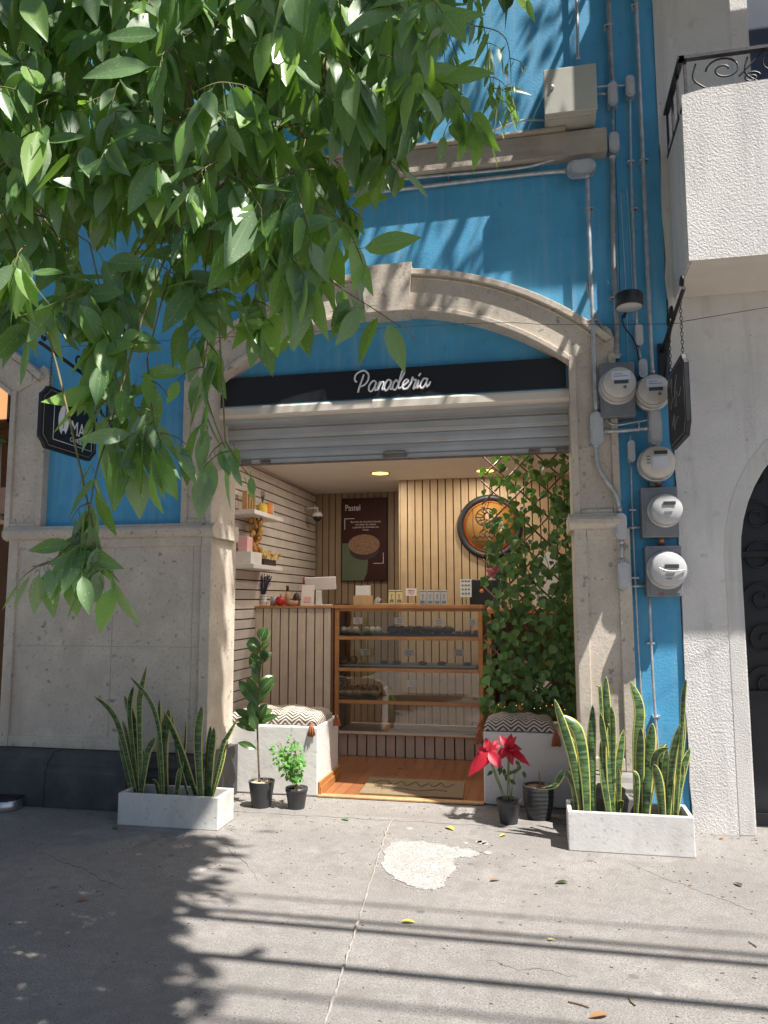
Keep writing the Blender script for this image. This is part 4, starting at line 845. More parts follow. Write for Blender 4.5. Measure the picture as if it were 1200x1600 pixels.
# poinsettia
t = thing('poinsettia', (-.242, 5.71, .14), 'poinsettia with two large red bract heads and a few green leaves', 'plant')
def Q2(x, y, d=5.71): return W(480+x/2.857, 1080+y/2.857, d)
b = MB(); H1 = Q2(812, 268)+V(0, -.04, 0); H2 = Q2(898, 258)+V(0, .02, 0); base = V(-.242, 5.71, .13)
for H in (H1, H2):
    for k in range(3): o = V(rnd.uniform(-.02, .02), rnd.uniform(-.02, .02), 0); b.tube(crom([base+o, base.lerp(H, .5)+o+V(.01*(k-1), 0, -.01), H-V(0, 0, .01)+o*.3]), .004, 6)
for x, y in ((880, 350), (940, 330)): b.tube(crom([base+V(.01, 0, 0), Q2(915, 420), Q2(x, y)]), .0035, 6)
b.build('stems', M['gstem'], t)
b = MB()
for H, tips in ((H1, [(748, 360, 62), (765, 280, 50), (790, 213, 42), (858, 225, 34), (850, 330, 62), (815, 222, 36), (795, 330, 50), (835, 300, 50), (760, 320, 50), (862, 262, 40)]), (H2, [(858, 212, 42), (915, 205, 46), (968, 318, 44), (862, 312, 48), (908, 322, 42), (935, 262, 44), (880, 300, 44), (925, 225, 40), (945, 290, 40)])):
    for x, y, wd in tips:
        c = Q2(x, y)+V(0, rnd.uniform(-.10, .03), 0); d = c-H; L_ = max(.07, d.length)
        b.leaf(H, d+V(0, 0, .04), (rnd.uniform(-.2, .2), -1, .5), L_*1.2, wd/2.857/FPX*5.71*.85, rnd.uniform(.3, .9), .35, 7, 'ovate')
b.build('bracts', M['redleaf'], t)
b = MB()
for x, y in [(940,345),(965,355),(930,310),(880,345),(865,350),(830,350),(890,375),(905,395),(955,330),(920,360),(875,330),(945,300)]:
    c = Q2(x, y)+V(0, rnd.uniform(-.05, .05), 0); b.leaf(c, (rnd.uniform(-1, 1), -.4, -.5), (0, -1, .6), .055, .028, .5, .2, 5)
b.build('foliage', M['rubber'], t)
b = MB().tube(crom([V(-.02, 5.87, .2), V(-.018, 5.868, .27), V(-.022, 5.87, .33)]), .005, 6)
for k in range(9): b.leaf((-.03+rnd.uniform(-.05, .05), 5.87+rnd.uniform(-.05, .02), .215), (rnd.uniform(-1, 1), rnd.uniform(-1, 1), .3), (0, 0, 1), .04, .02, .5, .2, 4)
tag(b.build('withered_plant', M['fall'], loc=(-.02, 5.87, .2)), 'dry pinkish brown stump with dead leaves in the ribbed pot', 'plant')
# bowl at the left edge
c = G(2, 1266); t = thing('steel_bowl', (c.x, c.y-.0, 0), 'shiny steel and black pet bowl at the foot of the dark plinth', 'bowl')
MB().lathe([(.125, 0), (.13, .01), (.112, .07), (.108, .078), (.098, .08), (.09, .03), (.001, .02)], (c.x, c.y+.05, .001), n=32).build('bowl_body', M['lava'], t)
MB().lathe([(.112, .072), (.118, .078), (.112, .088), (.104, .088), (.104, .081)], (c.x, c.y+.05, .001), n=32).build('bowl_rim', M['black'], t)

# ------------------------------------------------------------------ ivy trellis
tr = thing('ivy_trellis', (-.08, 6.73, .56), 'diagonal dark lattice overgrown with ivy on the right of the entrance', 'trellis')
x0, x1, z0, z1 = -.47, .45, .56, 3.0
b = MB()
for sgn in (1, -1):
    k = -14
    while k < 15:
        pts = []; c_ = k*.235
        # clip the line z = z0 + sgn*(x-x0) + c
        za, zb = z0+c_+(0 if sgn > 0 else (x1-x0)), z0+c_+((x1-x0) if sgn > 0 else 0)
        xa, xb = x0, x1; sl_ = sgn
        def zz(x): return z0+c_+sl_*(x-x0) + (0 if sl_ > 0 else (x1-x0))
        seg = [(x, zz(x)) for x in [x0+(x1-x0)*i/60 for i in range(61)] if z0 <= zz(x) <= z1]
        if len(seg) > 2: b.tube([V(seg[0][0], 6.735+.008*sgn, seg[0][1]), V(seg[-1][0], 6.735+.008*sgn, seg[-1][1])], .008, 4)
        k += 1
b.box(x0-.01, x0+.01, 6.72, 6.75, z0, z1) if False else None
b.build('lattice', M['wooddk'], tr)
f = MB(); vn = MB(); n = 0
while n < 980:
    px = rnd.uniform(756, 905); py = rnd.uniform(706, 1112); u = (px-756)/149; v = (py-706)/406
    dens = .30+.55*u*(.35+.65*min(1, v*1.6)) + .35*max(0, v-.45)
    if v < .25: dens = .28+.35*u
    if 748+0*px < px < 800 and .38 < v < .5: dens += .2
    if px > 820 and .12 < v < .35 and px < 865: dens *= .6
    if rnd.random() > dens: continue
    n += 1; p = W(px, py, 6.70+rnd.uniform(-.09, .05)); s_ = rnd.uniform(.05, .10)
    d = V(rnd.uniform(-1.1, 1.1), rnd.uniform(-.9, .2), -1); f.leaf(p, d, (rnd.uniform(-.8, .8), -1, rnd.uniform(-.2, 1)), s_, s_*rnd.uniform(.8, 1.05), rnd.uniform(-.2, .7), .3, 6, 'heart', petiole=.012, cols=1)
f.build('ivy_leaves', M['ivy'], tr)
for k in range(26):
    x = rnd.uniform(x0, .3); z = rnd.uniform(.6, 2.2); P_ = [V(x, 6.71, z)]
    for j in range(6): P_.append(P_[-1]+V(rnd.uniform(-.06, .06), rnd.uniform(-.01, .01), rnd.uniform(.05, .14)))
    vn.tube(crom(P_, 3), .0028, 4)
vn.build('vines', M['stem'], tr)
p = W(766, 893, 6.6); b = MB()
for cc in (p, p+V(.05, .02, .02), p+V(.02, 0, -.02)):
    for k in range(12): b.leaf(cc, (rnd.uniform(-1, 1), rnd.uniform(-1, .2), rnd.uniform(-1, 1)), (rnd.uniform(-1, 1), -1, 0), .04, .035, .6, .1, 3, 'round', cols=1)
b.build('blossom', M['pinkleaf'], tr)
t = thing('fairy_lights', (-.1, 6.70, .7), 'string of tiny warm fairy lights along the foot of the trellis', 'string lights')
P_ = [V(-.45+i*.05, 6.66+rnd.uniform(-.02, .02), .70+.018*math.sin(i*1.3)) for i in range(15)]
MB().tube(crom(P_, 3), .0016, 4).build('light_wire', M['cable'], t)
EM = emis('fairy glow', (.9, .4, .12), 1.1); b = MB()
for p in P_: b.blob(p+V(0, -.004, -.006), .003, .003, .004, 6, 4)
b.build('bulbs', EM, t)

# ------------------------------------------------------------------ counter and display case
ct = thing('slatted_counter', (-2.5, 7.8, 0), 'tall tan slatted counter to the left of the glass display case', 'counter')
b, g = slats('', 0, True, -2.94, -2.10, .013, 1.505, 7.64, .0945); b.build('slat_panel', M['slat_c'], ct); g.build('slat_backing', M['groove'], ct)
MB().box(-2.949, -2.075, 7.60, 8.2, 1.507, 1.53).build('countertop', M['wood'], ct, bevel=.003); MB().box(-2.098, -2.078, 7.62, 8.2, .013, 1.505).box(-2.94, -2.10, 8.1, 8.15, .013, 1.505).build('counter_side', M['wooddk'], ct)
CX0, CX1, CY0, CY1 = -2.068, -.545, 7.64, 8.18
dc = thing('display_case', (-1.3, 7.9, 0), 'orange wood and glass pastry display case standing on a slatted base', 'display case')
b, g = slats('', 0, True, CX0+.02, CX1-.02, .013, .235, 7.74, .1); b.build('base_slats', M['slat_c'], dc); g.build('base_backing', M['groove'], dc)
b = MB(); e = .045
for x in (CX0, CX1-e):
    for y in (CY0, CY1-e): b.box(x, x+e, y, y+e, .245, 1.50)
b.box(CX0-.012, CX1+.012, CY0-.014, CY0+.035, 1.503, 1.54); b.box(CX0-.012, CX1+.012, CY1-.035, CY1+.01, 1.503, 1.54); b.box(CX0-.012, CX0+.035, CY0+.036, CY1-.036, 1.503, 1.54); b.box(CX1-.035, CX1+.012, CY0+.036, CY1-.036, 1.503, 1.54); b.box(CX0+e, CX1-e, CY0+.004, CY0+.03, 1.475, 1.502); b.box(CX0, CX1, CY0+.002, CY1, .236, .2445)
b.build('case_frame', M['wood'], dc, bevel=.004)
ZS = [W(640, py, 7.65).z for py in (997, 1047, 1098)]
for z in ZS: MB().box(CX0+.047, CX1-.047, CY0+.012, CY1-.01, z-.02, z+.018).build('shelf_board', M['woodl'], dc, bevel=.003)
for z in ZS: MB().box(CX0+.046, CX1-.046, CY0-.004, CY0+.0045, z-.021, z+.013).build('shelf_lip', M['wood'], dc, bevel=.002)
MB().box(CX0+.047, CX1-.047, CY0+.012, CY1-.01, .246, .27).build('case_floor', M['ceil'], dc)
MB().box(CX0+e+.001, CX1-e-.001, CY0+.005, CY0+.010, .272, 1.474).build('front_glass', M['glass'], dc)
MB().box(CX0+.036, CX1-.036, CY0+.036, CY1-.036, 1.53, 1.5395).build('top_glass', M['glass'], dc)
def tagcard(px, py, y, label, body, group='price cards in the display case', s=1):
    c = W(px, py, y); t = thing('price_card', (c.x, y, c.z), label, 'price card', group)
    MB().box(c.x-.05*s, c.x+.05*s, y-.002, y, c.z-.034*s, c.z+.034*s).build('card', M['cream'], t); MB().tube([V(c.x, y+.003, c.z), V(c.x, y+.003, c.z-.085)], .002, 5).build('card_pin', M['woodl'], t)
    text('card_text', body, .02*s, (c.x, y-.003, c.z+.008), (R(90), 0, 0), M['cakedk'], t, .0005, 'CENTER'); text('card_text', 'relleno de\nchocolate', .013*s, (c.x, y-.003, c.z-.010), (R(90), 0, 0), M['red'], t, .0005, 'CENTER', spacing=.9)
for px, py, lb, bd in ((559, 970, 'price card by the white pastries on the top shelf, leftmost of that shelf', 'Besos'), (624, 970, 'price card above dark buns, second from the left on the top shelf', 'Rollos'), (685, 972, 'price card above dark buns, third from the left on the top shelf', 'Trenza'), (738, 972, 'price card at the right end of the top shelf', 'Pastel'), (571, 1019, 'price card at the left of the second shelf', 'Conchas'), (639, 1020, 'price card at the middle of the second shelf', 'Galleta'), (717, 1020, 'price card at the right of the second shelf', 'Roles'), (643, 1068, 'lone price card on the third shelf', 'Pan')):
    tagcard(px, py, 7.80, lb, bd)
def tray(px0, px1, zb, label, y0=7.72, y1=8.05, m='black'):
    a, c = W(px0, 1000, 7.8).x, W(px1, 1000, 7.8).x
    t = MB().box(a, c, y0, y1, zb+.001, zb+.022).build('tray', M[m], loc=((a+c)/2, (y0+y1)/2, zb), bevel=.005); tag(t, label, 'tray', 'bakery trays in the case')
tray(527, 602, ZS[0]+.02, 'dark tray under the white meringues on the top shelf'); tray(606, 762, ZS[0]+.02, 'long dark tray under chocolate buns on the top shelf')
tray(530, 745, ZS[1]+.02, 'pale metal tray across the second shelf under pastries', m='silver'); tray(527, 590, ZS[2]+.02, 'dark tray under the brown loaves on the third shelf')
def buns(xs, zb, m, rx, rz, kind, label, group):
    for i, px in enumerate(xs):
        p = W(px, 1000, 7.82+rnd.uniform(-.05, .08)); b = MB(); b.blob((p.x, p.y, zb+rz*.8), rx*rnd.uniform(.9, 1.15), rx, rz, 12, 7, .06)
        for k in range(5): a = rnd.uniform(0, 6.28); b.blob((p.x+rx*.5*math.cos(a), p.y+rx*.4*math.sin(a), zb+rz*1.2), rx*.4, rx*.35, rz*.45, 8, 5, .1)
        tag(b.build(kind, M[m], loc=(p.x, p.y, zb)), label+', '+('leftmost', 'second from left', 'third from left', 'fourth from left', 'fifth from left', 'sixth from left', 'seventh from left')[i], kind.replace('_', ' '), group)
zt = ZS[0]+.043
buns([537, 547, 556, 573, 582, 591], zt, 'sugar', .034, .035, 'meringue', 'white meringue on the top shelf tray', 'meringues on the top shelf')
buns([614, 628, 642, 655, 668, 684, 700], zt, 'dark bread', .062, .042, 'chocolate_bun', 'dark chocolate bun on the long top tray', 'chocolate buns on the top shelf')
buns([716, 730, 746], zt, 'bread', .045, .02, 'flat_pastry', 'flat brown pastry at the right of the top shelf', 'flat pastries on the top shelf')
zt = ZS[1]+.043
buns([538, 552], zt, 'bread', .05, .04, 'brown_bun', 'brown bun at the left of the second shelf', 'brown buns on the second shelf')
buns([600, 620, 660, 690, 730], zt, 'cake', .045, .018, 'cookie', 'thick pale cookie on the second shelf', 'cookies on the second shelf')
zt = ZS[2]+.043
buns([535, 547, 560, 572, 584], zt, 'bread', .058, .06, 'bread_loaf', 'crusty brown loaf on the third shelf', 'loaves on the third shelf')

# things standing on the counter and case
ZC = 1.541
def onc(px, y): return W(px, 945, y).x
x = onc(411, 7.8); t = thing('vase', (x, 7.8, 1.531), 'white vase holding dried lavender on the slatted counter', 'vase')
MB().lathe([(.04, 0), (.043, .01), (.045, .12), (.038, .12), (.036, .02), (.001, .02)], (x, 7.8, 1.531), n=24).build('vase_body', M['mscreen'], t)
b = MB()
for z in (.03, .07, .1): b.lathe([(.0455, z), (.0462, z+.001), (.0462, z+.003), (.0455, z+.004)], (x, 7.8, 1.531), n=24)
b.build('vase_lines', M['black'], t)
b = MB()
for k in range(90):
    a = rnd.uniform(0, 6.28); r = rnd.uniform(.02, .10); h_ = rnd.uniform(.15, .30); e = V(x+r*math.cos(a), 7.8+r*math.sin(a)*.7, 1.64+h_*.8); b.tube([V(x, 7.8, 1.6), V(x, 7.8, 1.64).lerp(e, .6), e], [.001, .002, .005], 4)
tag(b.build('dried_lavender', M['lav'], loc=(x, 7.8, 1.65)), 'bunch of dark dried lavender in the white vase', 'flowers')
x = onc(427, 7.85); tag(MB().lathe([(.032, 0), (.035, .1), (.03, .1), (.001, .09)], (x, 7.85, 1.531), n=20).build('tumbler', mat('lilac glass', (.42, .40, .5), .3), loc=(x, 7.85, 1.53)), 'lilac grey tumbler beside the white vase', 'tumbler')
x = onc(438, 7.78); t = thing('apple_jar', (x, 7.78, 1.531), 'round red apple shaped jar on the slatted counter', 'jar')
MB().lathe([(.03, 0), (.05, .02), (.056, .05), (.05, .085), (.03, .1), (.001, .092)], (x, 7.78, 1.531), n=24).build('jar_body', M['red'], t); MB().lathe([(.008, .09), (.004, .13), (.001, .13)], (x, 7.78, 1.531), n=8).build('jar_stem', M['wooddk'], t)
x = onc(457, 7.72); tag(MB().lathe([(.045, 0), (.06, .02), (.062, .05), (.055, .055), (.001, .045)], (x, 7.72, 1.531), n=24).build('clay_dish', mat('pink clay', (.5, .27, .22), .7), loc=(x, 7.72, 1.53)), 'low pink clay dish between the apple jar and the leaflet', 'dish')
x = onc(449, 8.0); t = thing('bottle', (x, 8.0, 1.531), 'slim bottle with dark neck behind the red jar', 'bottle'); MB().lathe([(.028, 0), (.03, .11), (.012, .16), (.001, .16)], (x, 8.0, 1.531), n=20).build('bottle_body', M['kraft'], t); MB().lathe([(.016, .158), (.016, .22), (.001, .22)], (x, 8.0, 1.531), n=16).build('bottle_neck', M['cakedk'], t)
x = onc(463, 7.98); tag(MB().blob((x, 7.98, 1.60), .04, .04, .07, 12, 8, .05).box(x-.03, x+.03, 7.95, 8.01, 1.531, 1.58).build('coffee_pouch', M['cakedk'], loc=(x, 7.98, 1.53)), 'dark crumpled pouch behind the pink clay dish', 'pouch')
a = W(470, 914, 7.68); c = W(489, 945, 7.68); t = thing('leaflet_stand', (a.x, 7.68, 1.531), 'pink printed menu leaflet propped in front of the till screen', 'leaflet')
MB().prism([(7.69, 1.532), (7.70, 1.532), (7.735, a.z), (7.725, a.z)], a.x, c.x, 'x').build('leaflet', M['cream'], t); MB().obox(((a.x+c.x)/2, 7.700, 1.60), V(.04, 0, 0), V(0, .002, 0), V(0, .008, .03)).build('leaflet_print', M['pink'], t)
# till screen seen from behind
a = W(476, 902, 7.9); c = W(524, 921, 7.9); t = thing('till_monitor', ((a.x+c.x)/2, 7.95, 1.531), 'white till monitor seen from behind on the counter', 'monitor')
MB().obox(((a.x+c.x)/2, 7.92, (a.z+c.z)/2), V((c.x-a.x)/2, 0, .004), V(0, .012, .004), V(0, -.02, (a.z-c.z)/2)).build('screen_back', M['mscreen'], t, bevel=.006)
xm = W(498, 930, 7.9).x; MB().prism([(7.9, 1.54), (7.925, 1.54), (7.925, 1.70), (7.9, 1.68)], xm-.03, xm+.03, 'x').build('monitor_stand', M['mscreen'], t, bevel=.006); MB().box(xm-.12, xm+.13, 7.8, 8.0, 1.532, 1.544).build('monitor_foot', M['mscreen'], t, bevel=.004)
MB().box(a.x-.03, a.x+.03, 7.93, 7.96, a.z-.06, a.z-.0).build('red_card_reader', M['red'], t)
# napkin box
x0 = onc(554, 7.8); x1 = onc(581, 7.8); t = thing('napkin_box', ((x0+x1)/2, 7.8, ZC), 'kraft box of white napkins on the display case', 'box')
MB().box(x0, x1, 7.74, 7.86, ZC, ZC+.095).build('box_body', M['kraft'], t, bevel=.003); MB().box(x0+.02, x1-.02, 7.76, 7.84, ZC+.096, ZC+.20).build('napkins', M['mscreen'], t, bevel=.003)
xm = (x0+x1)/2; MB().tube([V(xm-.02, 7.738, ZC+.03), V(xm, 7.738, ZC+.07), V(xm+.02, 7.738, ZC+.03), V(xm-.02, 7.738, ZC+.03)], .0025, 4).build('box_emblem', M['cream'], t)
x0 = onc(529, 7.95); x1 = onc(550, 7.95); tag(MB().box(x0, x1, 7.85, 8.05, ZC, ZC+.012).build('flat_tray', M['black'], loc=(x0, 7.95, ZC), bevel=.003), 'thin black tray left of the napkin box', 'tray')
x0 = onc(587, 7.85); x1 = onc(650, 7.85); tag(MB().box(x0, x1, 7.75, 7.95, ZC, ZC+.014).build('wooden_board', M['woodl'], loc=(x0, 7.85, ZC), bevel=.003), 'pale wooden serving board on top of the case', 'board')
b = MB(); x = onc(585, 7.9)
for k in range(5): b.leaf((x, 7.92, ZC+.005), (.4+.2*k, 0, 1), (0, -1, .2), .09, .035, .3, .3, 4)
tag(b.build('paper_cone', M['silver'], loc=(x, 7.92, ZC)), 'crumpled grey paper beside the napkin box', 'paper')
def pouch(px, py0, py1, wpx, m, label, grp):
    y = 7.84; a = W(px-wpx/2, py0, y); c = W(px+wpx/2, py1, y); zb = ZC+.015 if m == 'cfl' else ZC; t = thing('coffee_bag', ((a.x+c.x)/2, y, zb), label, 'coffee bag', grp)
    MB().prism([(y-.02, zb), (y+.03, zb), (y+.004, a.z), (y-.004, a.z)], a.x+.003, c.x-.003, 'x').build('bag_body', M[m], t, bevel=.003)
    MB().box(a.x+.003, c.x-.003, y-.007, y+.007, a.z-.02, a.z-.008).build('bag_fold', M['gbox'], t); xm = (a.x+c.x)/2; MB().tube([V(xm-.012, y-.017, a.z-.04), V(xm, y-.019, a.z-.06), V(xm+.012, y-.017, a.z-.04)], .002, 4).tube([V(xm, y-.019, a.z-.06), V(xm, y-.022, a.z-.09)], .002, 4).build('bag_emblem', M['cakedk'], t)
    MB().box(xm-.02, xm+.02, y-.0245, y-.016, zb+.015, zb+.04).build('bag_label', M['gbox'], t)
pouch(612.5, 922, 942, 11, 'cfl', 'yellow topped coffee bag, left one of the yellow pair', 'coffee bags on the case'); pouch(624, 922, 942, 11, 'cfl', 'yellow topped coffee bag, right one of the yellow pair', 'coffee bags on the case')
for i, px in enumerate((661, 672.5, 683.5, 694)): pouch(px, 922, 945, 10.5, 'silver', ('first', 'second', 'third', 'fourth')[i]+' silver coffee bag from the left in the row of four', 'coffee bags on the case')
tagcard(642.5, 925, 7.75, 'white card sign standing on top of the case between the coffee bags', 'Galletas', 'cards on top of the case', 1.15)
c = W(728, 918, 7.8); t = thing('menu_card', (c.x, 7.8, ZC), 'white menu card with small pictures beside the black box', 'menu card'); z1 = W(728, 905, 7.8).z; z0 = W(728, 933, 7.8).z
MB().box(c.x-.058, c.x+.058, 7.798, 7.802, z0, z1).build('card', M['mscreen'], t); b = MB()
for i in range(3):
    for j in range(4): b.box(c.x-.045+i*.032, c.x-.022+i*.032, 7.7955, 7.797, z1-.03-j*.042, z1-.012-j*.042)
b.build('card_pictures', M['gbox'], t); MB().box(c.x-.004, c.x+.004, 7.803, 7.81, ZC, z0+.02).build('card_stand', M['black'], t)
x0 = onc(736, 7.95); x1 = x0+.30; t = thing('black_box', ((x0+x1)/2, 7.95, ZC), 'black machine with orange round sticker on the case, half behind ivy', 'machine'); MB().box(x0, x1, 7.85, 8.1, ZC, ZC+.26).build('machine_body', M['black'], t, bevel=.012); MB().lathe([(.022, 0), (.022, .002), (.001, .003)], (x0+.12, 7.85, ZC+.14), (0, -1, 0), 20).build('sticker', M['orange'], t)
# second cabinet seen through the ivy
sc2 = thing('side_cabinet', (.3, 7.8, 0), 'brown wooden cabinet standing behind the ivy covered trellis', 'cabinet')
MB().box(-.50, -.46, 7.66, 8.2, .013, 1.45).box(1.2, 1.24, 7.66, 8.2, .013, 1.45).box(-.50, 1.24, 7.66, 8.2, 1.452, 1.50).box(-.455, 1.195, 7.70, 8.19, .95, .98).box(-.455, 1.195, 7.70, 8.19, .5, .53).build('cabinet_frame', M['wood'], sc2, bevel=.004); MB().box(-.455, 1.195, 8.15, 8.18, .02, 1.45).build('cabinet_back', M['wooddk'], sc2)
x = -.02; tag(MB().prism([(x, 1.502), (x+.2, 1.502), (x+.24, 1.9), (x+.16, 2.06), (x+.02, 2.0), (x-.04, 1.8)], 7.85, 7.95).build('white_bag', M['mscreen'], loc=(x, 7.9, 1.5), bevel=.02), 'white paper bag glimpsed through the ivy', 'bag')
tag(MB().blob((.02, 7.75, .68), .12, .08, .13, 12, 8, .1).build('white_bundle', M['mscreen'], loc=(.02, 7.75, .6)), 'white cloth bundle low behind the ivy', 'bundle')

# ------------------------------------------------------------------ wall pieces inside
a = W(534, 779, 9.76); c = W(604, 907, 9.76); t = thing('poster', ((a.x+c.x)/2, 9.8, c.z), 'tall maroon framed poster reading Pastel with a cake on it', 'poster')
MB().box(a.x, c.x, 9.78, 9.835, c.z, a.z).build('poster_panel', M['maroon'], t, bevel=.003)
text('title', 'Pastel', .115, (a.x+.04, 9.779, a.z-.165), (R(90), 0, 0), M['wht'], t, .0008, sx=.8)
text('body_text', 'Bizcocho de chocolate húmedo\ncon betún de avellana\ny ganache de chocolate con\nfrutos', .036, ((a.x+c.x)/2+.02, 9.779, a.z-.33), (R(90), 0, 0), M['cream'], t, .0008, 'CENTER', sx=.9)
MB().box(a.x+.035, a.x+.042, 9.776, 9.779, a.z-.42, a.z-.27).box(a.x+.0425, a.x+.17, 9.7762, 9.779, a.z-.277, a.z-.27).build('corner_lines', M['wht'], t)
MB().box(c.x-.05, c.x-.043, 9.776, 9.779, c.z+.232, c.z+.37).box(c.x-.18, c.x-.043, 9.776, 9.779, c.z+.225, c.z+.231).build('corner_lines', M['wht'], t)
MB().prism([(a.x+.004, c.z+.004), (a.x+.30, c.z+.004), (a.x+.345, c.z+.10), (a.x+.36, c.z+.25), (a.x+.33, c.z+.40), (a.x+.25, c.z+.48), (a.x+.12, c.z+.50), (a.x+.004, c.z+.50)], 9.775, 9.779).build('green_shape', M['sage'], t)
ce = ((a.x+c.x)/2, c.z+.48); b = MB(); el = lambda rx, rz, dz: [(ce[0]+rx*math.cos(q*math.pi/16), ce[1]+dz+rz*math.sin(q*math.pi/16)) for q in range(32)]
MB().prism(el(.20, .13, -.075), 9.7715, 9.7745).build('cake_side', M['cakedk'], t); MB().prism(el(.215, .135, 0), 9.768, 9.771).build('cake_top', M['cake'], t)
c = W(765, 823, 8.85); t = thing('round_sign', (c.x, 8.85, c.z), 'round ochre sign with black rim on the honey slats, half behind ivy', 'sign')
MB().lathe([(.375, 0), (.38, .03), (.375, .045), (.315, .045), (.31, .02), (.001, .02)], (c.x, 8.885, c.z), (0, -1, 0), 56).build('sign_rim', M['blackp'], t)
MB().lathe([(.312, 0), (.312, .026), (.001, .027)], (c.x, 8.885, c.z), (0, -1, 0), 56).build('sign_face', M['ochre'], t)
yy = 8.855; b = MB(); qx, qz = c.x-.035, c.z+.115
b.tube(crom([V(qx+.125*math.cos(R(k)), yy, qz+.105*math.sin(R(k))) for k in range(20, 300, 20)], 3), .006, 4)
b.tube(crom([V(qx+.03+.06*math.cos(R(k)), yy, qz+.01+.045*math.sin(R(k))) for k in range(40, 290, 25)], 3), .005, 4)
for k in range(40, 290, 28): b.tube([V(qx+.125*math.cos(R(k)), yy, qz+.105*math.sin(R(k))), V(qx+.03+.06*math.cos(R(k+18)), yy, qz+.01+.045*math.sin(R(k+18)))], .005, 4)
for r0, n_, zz_ in ((-.12, 9, -.07), (-.20, 14, -.125)):
    b.tube(crom([V(c.x+r0+k*.028, yy, c.z+zz_+(.022 if k % 2 else -.006)+.006*math.sin(k*2.3)) for k in range(n_)], 4), .0055, 4)
b.box(c.x-.21, c.x-.05, yy-.002, yy+.002, c.z-.168, c.z-.158)
b.build('sign_drawing', M['cakedk'], t)
b = MB(); b.tube([V(c.x+.29*math.cos(k*math.pi/30), yy-.001, c.z+.29*math.sin(k*math.pi/30)) for k in range(61)], .004, 4); b.build('sign_ring', M['red'], t)
# camera
c = W(496, 806, 9.3); t = thing('security_camera', (c.x, 9.3, c.z), 'white dome security camera with black lens on the slatted wall', 'security camera')
MB().lathe([(.001, .05), (.05, .045), (.066, .02), (.068, -.01), (.06, -.012)], (c.x, 9.3, c.z), n=24).build('camera_shell', M['mscreen'], t); MB().blob((c.x, 9.3, c.z-.02), .056, .056, .055, 16, 8).build('camera_dome', M['black'], t)
MB().tube([V(c.x, 9.3, c.z+.04), V(c.x, 9.3, c.z+.1), V(-2.93, 9.3, c.z+.1)], .016, 8).tube([V(c.x-.03, 9.28, c.z+.05), V(c.x-.03, 9.28, c.z+.13)], .005, 6).build('camera_arm', M['mscreen'], t)
# ceiling lights (lit lamps, plus an added unseen pair near the shutter)
EG = emis('warm downlight', (1, .78, .18), 1.6)
def downlight(x, y, label, power=6.8):
    t = thing('ceiling_light', (x, y, 3.03), label, 'ceiling light', 'round recessed ceiling lights')
    MB().lathe([(.115, -.004), (.115, -.001), (.001, -.001)], (x, y, 3.03), n=32).build('light_trim', M['ochre'], t); MB().lathe([(.095, -.008), (.095, -.0045), (.001, -.0045)], (x, y, 3.03), n=32).build('light_disc', EG, t)
    l = bpy.data.lights.new('lamp', 'AREA'); l.shape = 'DISK'; l.size = .17; l.energy = power; l.color = (1, .89, .75); o = bpy.data.objects.new('lamp', l); sc.collection.objects.link(o); o.parent = t; o.location = (0, 0, -.014)
downlight(-1.725, 8.32, 'glowing yellow ceiling light above the till, left one'); downlight(-.54, 8.40, 'glowing yellow ceiling light half hidden by ivy, right one')
downlight(-1.9, 6.85, 'added unseen ceiling light just inside the shutter, left one', 6); downlight(-.5, 6.95, 'added unseen ceiling light just inside the shutter, right one', 6)  # front pair is out of view, added to light the room
# wall shelves and what stands on them
def shelf(z, y0, y1, label):
    t = MB().box(-2.934, -2.68, y0, y1, z-.045, z).build('wall_shelf', M['mscreen'], loc=(-2.8, (y0+y1)/2, z), bevel=.004); tag(t, label, 'shelf', 'white floating shelves')
Z1, Z2 = 2.475, 1.945
shelf(Z1, 6.9, 7.75, 'upper white floating shelf on the pale slatted wall'); shelf(Z2, 6.9, 7.75, 'lower white floating shelf on the pale slatted wall')
def item(name, kind, y, z, m, label, prof, n=20): tag(MB().lathe(prof, (-2.79, y, z+.001), n=n).build(name, M[m], loc=(-2.79, y, z)), label, kind)
item('candy_jar', 'jar', 7.40, Z1, 'yellow', 'jar of yellow sweets on the upper shelf', [(.05, 0), (.055, .03), (.05, .1), (.03, .12), (.001, .12)])
item('candy_jar', 'jar', 7.55, Z1, 'orange', 'jar of red and orange sweets on the upper shelf', [(.055, 0), (.06, .06), (.05, .14), (.001, .145)])
tag(MB().box(-2.86, -2.76, 7.64, 7.67, Z1+.001, Z1+.14).build('small_card', M['mscreen'], loc=(-2.8, 7.65, Z1)), 'small white card at the end of the upper shelf', 'card')
for y in (7.0, 7.14): t = tag(MB().box(-2.85, -2.80, y, y+.02, Z1+.001, Z1+.2).box(-2.85, -2.80, y+.07, y+.09, Z1+.001, Z1+.2).box(-2.85, -2.80, y+.021, y+.069, Z1+.17, Z1+.2).build('candle_holder', M['woodl'], loc=(-2.82, y, Z1)), 'small wooden arch ornament on the upper shelf, '+('nearer the street' if y < 7.1 else 'further inside'), 'ornament')
b = MB()
for k in range(12): b.tube([V(-2.79, 7.40, Z1+.11), V(-2.79+rnd.uniform(-.03, .03), 7.40+rnd.uniform(-.05, .05), Z1+.11+rnd.uniform(.08, .16))], .0025, 4)
tag(b.build('dark_sprigs', M['lav'], loc=(-2.79, 7.4, Z1+.12)), 'dark dry sprigs sticking out of the yellow sweets jar', 'sprigs')
tag(MB().box(-2.92, -2.72, 6.93, 7.22, Z2+.001, Z2+.12).build('white_carton', M['mscreen'], loc=(-2.8, 7.05, Z2), bevel=.004), 'white carton on the lower shelf', 'box')
